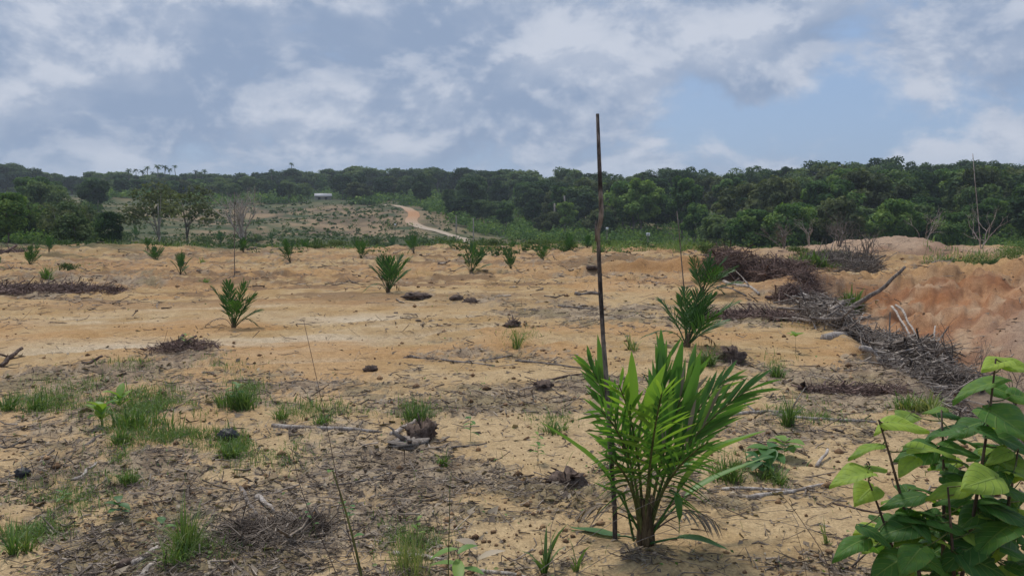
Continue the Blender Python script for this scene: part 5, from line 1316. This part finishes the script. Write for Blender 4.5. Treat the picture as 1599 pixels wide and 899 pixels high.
def sprig(px, row, hpx, leaves, lpx, wpx, label, tint=.5, mat='broad', seed=0, name='seedling', up=.5, cat='seedling', whorl=False, dmin=2.4, lean=0.0):
    """upright stem with leaves, each leaf a part"""
    p = ground(px, row, dmin); k = p.y / F; h = hpx * k; rng = np.random.default_rng(seed + int(px))
    r = tag(empty(name, p), label, cat)
    c = bez((0, 0, -.02), (lean * h * .3, 0, h * .5), (lean * h, rng.normal(0, .05) * h, h), 8); mb = MB(); mb.tube(c, np.linspace(max(.0018, h * .012), max(.001, h * .005), 8), 5, .6); mb.build('stem', M['petiole'], r, True)
    for i in range(leaves):
        f = 1.0 if whorl else .3 + .7 * (i + 1) / leaves
        o_ = np.array([np.interp(f, np.linspace(0, 1, 8), c[:, j]) for j in range(3)]); a = i * 2.4 + rng.normal(0, .3)
        L = lpx * k * rng.uniform(.75, 1.15); W = wpx * k * rng.uniform(.8, 1.1)
        dr = np.array([math.cos(a), math.sin(a), up + rng.normal(0, .2)]); cu = rng.uniform(.15, .4)
        n = 6; t = np.linspace(0, 1, n); dr /= np.linalg.norm(dr); S = np.cross(dr, UP); S /= np.linalg.norm(S); Nn = np.cross(S, dr)
        ct = o_ + dr * (L * t)[:, None] - UP * (cu * L * t * t)[:, None]; wd = W * np.sin(np.pi * np.clip(t * .92 + .06, 0, 1)) ** .9
        V = np.stack([ct - S * wd[:, None] * .5 + Nn * wd[:, None] * .15, ct, ct + S * wd[:, None] * .5 + Nn * wd[:, None] * .15], 1).reshape(-1, 3)
        fs = [[(j * 3 + q, j * 3 + q + 1, j * 3 + q + 4, j * 3 + q + 3) for j in range(n - 1) for q in (0, 1)]]
        mb = MB(); mb.add(V, fs, float(np.clip(tint + rng.normal(0, .08), 0, 1))); mb.build('leaf', M[mat], r, True)
    return r
sprig(158, 668, 30, 9, 34, 16, 'young broad leaved weed at the left of the grass clump', .72, up=.9, whorl=False)
sprig(186, 640, 26, 8, 30, 15, 'second broad leaved weed behind the left grass clump', .74, up=.9, seed=3)
sprig(186, 812, 26, 7, 26, 14, 'dark green small leafed seedling in the lower left litter', .25, up=.3, seed=5)
sprig(255, 835, 30, 3, 22, 15, 'round leafed seedling left of the tall fine tuft', .35, up=.3, seed=6)
sprig(840, 724, 46, 12, 18, 6, 'slender leafy seedling left of the stake on sand', .62, up=.3, seed=7)
sprig(290, 545, 20, 7, 13, 5, 'tiny leafy sprout on the brown litter mound', .62, up=.5, seed=8)
sprig(1242, 552, 28, 8, 17, 10, 'thin sapling with a tuft of yellow green leaves on the right sand', .72, up=.7, seed=9, whorl=True)
sprig(735, 690, 40, 8, 14, 7, 'small weed in the centre of the sand', .5, up=.4, seed=10)
sprig(1200, 728, 30, 12, 34, 26, 'leafy broad weed right of the foreground palm', .45, up=.2, seed=11)
sprig(1185, 742, 24, 10, 30, 22, 'dark leafed weed under the broad one right of the palm', .25, up=.2, seed=12)
sprig(1225, 715, 30, 8, 32, 24, 'light green weed behind the broad one right of the palm', .68, up=.3, seed=13)
sprig(575, 960, 235, 3, 20, 14, 'thin leaning green stalk with one leaf at the bottom left of centre', .48, up=.4, seed=14, lean=-.22)
sprig(495, 840, 55, 4, 14, 8, 'fine seedling stalk in the lower left of centre', .45, up=.4, seed=15, lean=-.3)
sprig(545, 815, 26, 6, 14, 8, 'little green sprout in the lower centre litter', .4, up=.4, seed=16)
sprig(715, 915, 60, 5, 56, 22, 'green and yellow leafed seedling at the bottom centre', .72, up=.25, seed=17)
sprig(745, 905, 50, 2, 60, 22, 'seedling with a brown curled leaf at the bottom centre', .9, mat='dry', up=.4, seed=18)
sprig(652, 850, 40, 4, 16, 7, 'small yellowish seedling above the grey broken stick', .75, up=.8, seed=19)
sprig(1075, 745, 26, 6, 24, 10, 'small weed at the right foot of the palm leaves', .5, up=.5, seed=20)
sprig(100, 790, 24, 6, 16, 6, 'thin weed in the bottom left litter', .55, up=.5, seed=21)
sprig(370, 640, 40, 10, 18, 7, 'leafy weed inside the upright tuft left of centre', .5, up=.5, seed=22)

# thin stalks and dry stems crossing the foreground
def stalk(pts, d, r, label, mat='bark_brown', tint=.5):
    P = [at(p, q, d + dd) for p, q, dd in pts]; f0 = P[0] + (P[0] - P[1]) * .25; P.insert(0, Vector((f0.x, f0.y, gz(f0.x, f0.y) - .02))); b = Vector(P[0]); n = len(P)
    Q = np.array([tuple(p - b) for p in P]); t = np.linspace(0, n - 1, 16); c = np.stack([np.interp(t, np.arange(n), Q[:, i]) for i in range(3)], 1)
    for _ in range(2): c[1:-1] = (c[:-2] + 2 * c[1:-1] + c[2:]) / 4
    g = gz(b.x, b.y); 
    mb = MB(); mb.tube(c, np.linspace(r, r * .4, 16), 5, tint)
    return tag(mb.build('grass_stalk', M[mat], None, True, b), label, 'stalk')
stalk([(600, 1010, 0), (545, 850, .05), (510, 660, .1), (474, 500, .2)], 4.4, .0032, 'long thin dry stalk rising left of centre past the log')
stalk([(700, 1010, 0), (700, 880, 0), (702, 800, 0), (703, 742, .05)], 4.3, .0042, 'straight thin green stem at the bottom centre', 'petiole')
stalk([(565, 1000, 0), (520, 880, 0), (470, 770, .1), (455, 700, .15)], 4.6, .004, 'slanting brown stem at the bottom left of centre')
stalk([(820, 905, 0), (900, 850, .1), (980, 800, .2), (1070, 760, .25)], 5.0, .0026, 'dry stem crossing in front of the palm base', 'bark_grey')
stalk([(900, 893, 0), (1000, 840, .1), (1120, 805, .1), (1290, 790, .3)], 5.1, .0024, 'long dry arching stem right of the palm base', 'bark_grey')
stalk([(1400, 870, 0), (1290, 832, .1), (1180, 805, .2), (1070, 820, .3)], 5.1, .0024, 'dry stem arching from the shrub to the palm', 'bark_grey')
stalk([(1290, 868, 0), (1250, 810, .1), (1225, 775, .1), (1200, 762, .2)], 5.2, .003, 'bent brown stem left of the broad leaved shrub')
stalk([(1150, 899, 0), (1050, 870, .1), (960, 850, .2), (880, 870, .2)], 5.0, .0024, 'low dry stem at the foot of the palm', 'bark_grey')
stalk([(868, 899, 0), (855, 830, .1), (880, 770, .1), (905, 748, .15)], 5.0, .0024, 'thin dry stem left of the stake foot', 'bark_grey')
stalk([(1260, 899, 0), (1253, 860, 0), (1245, 835, 0), (1243, 825, 0)], 4.8, .0022, 'short dry stem right of the palm at the bottom', 'bark_brown')
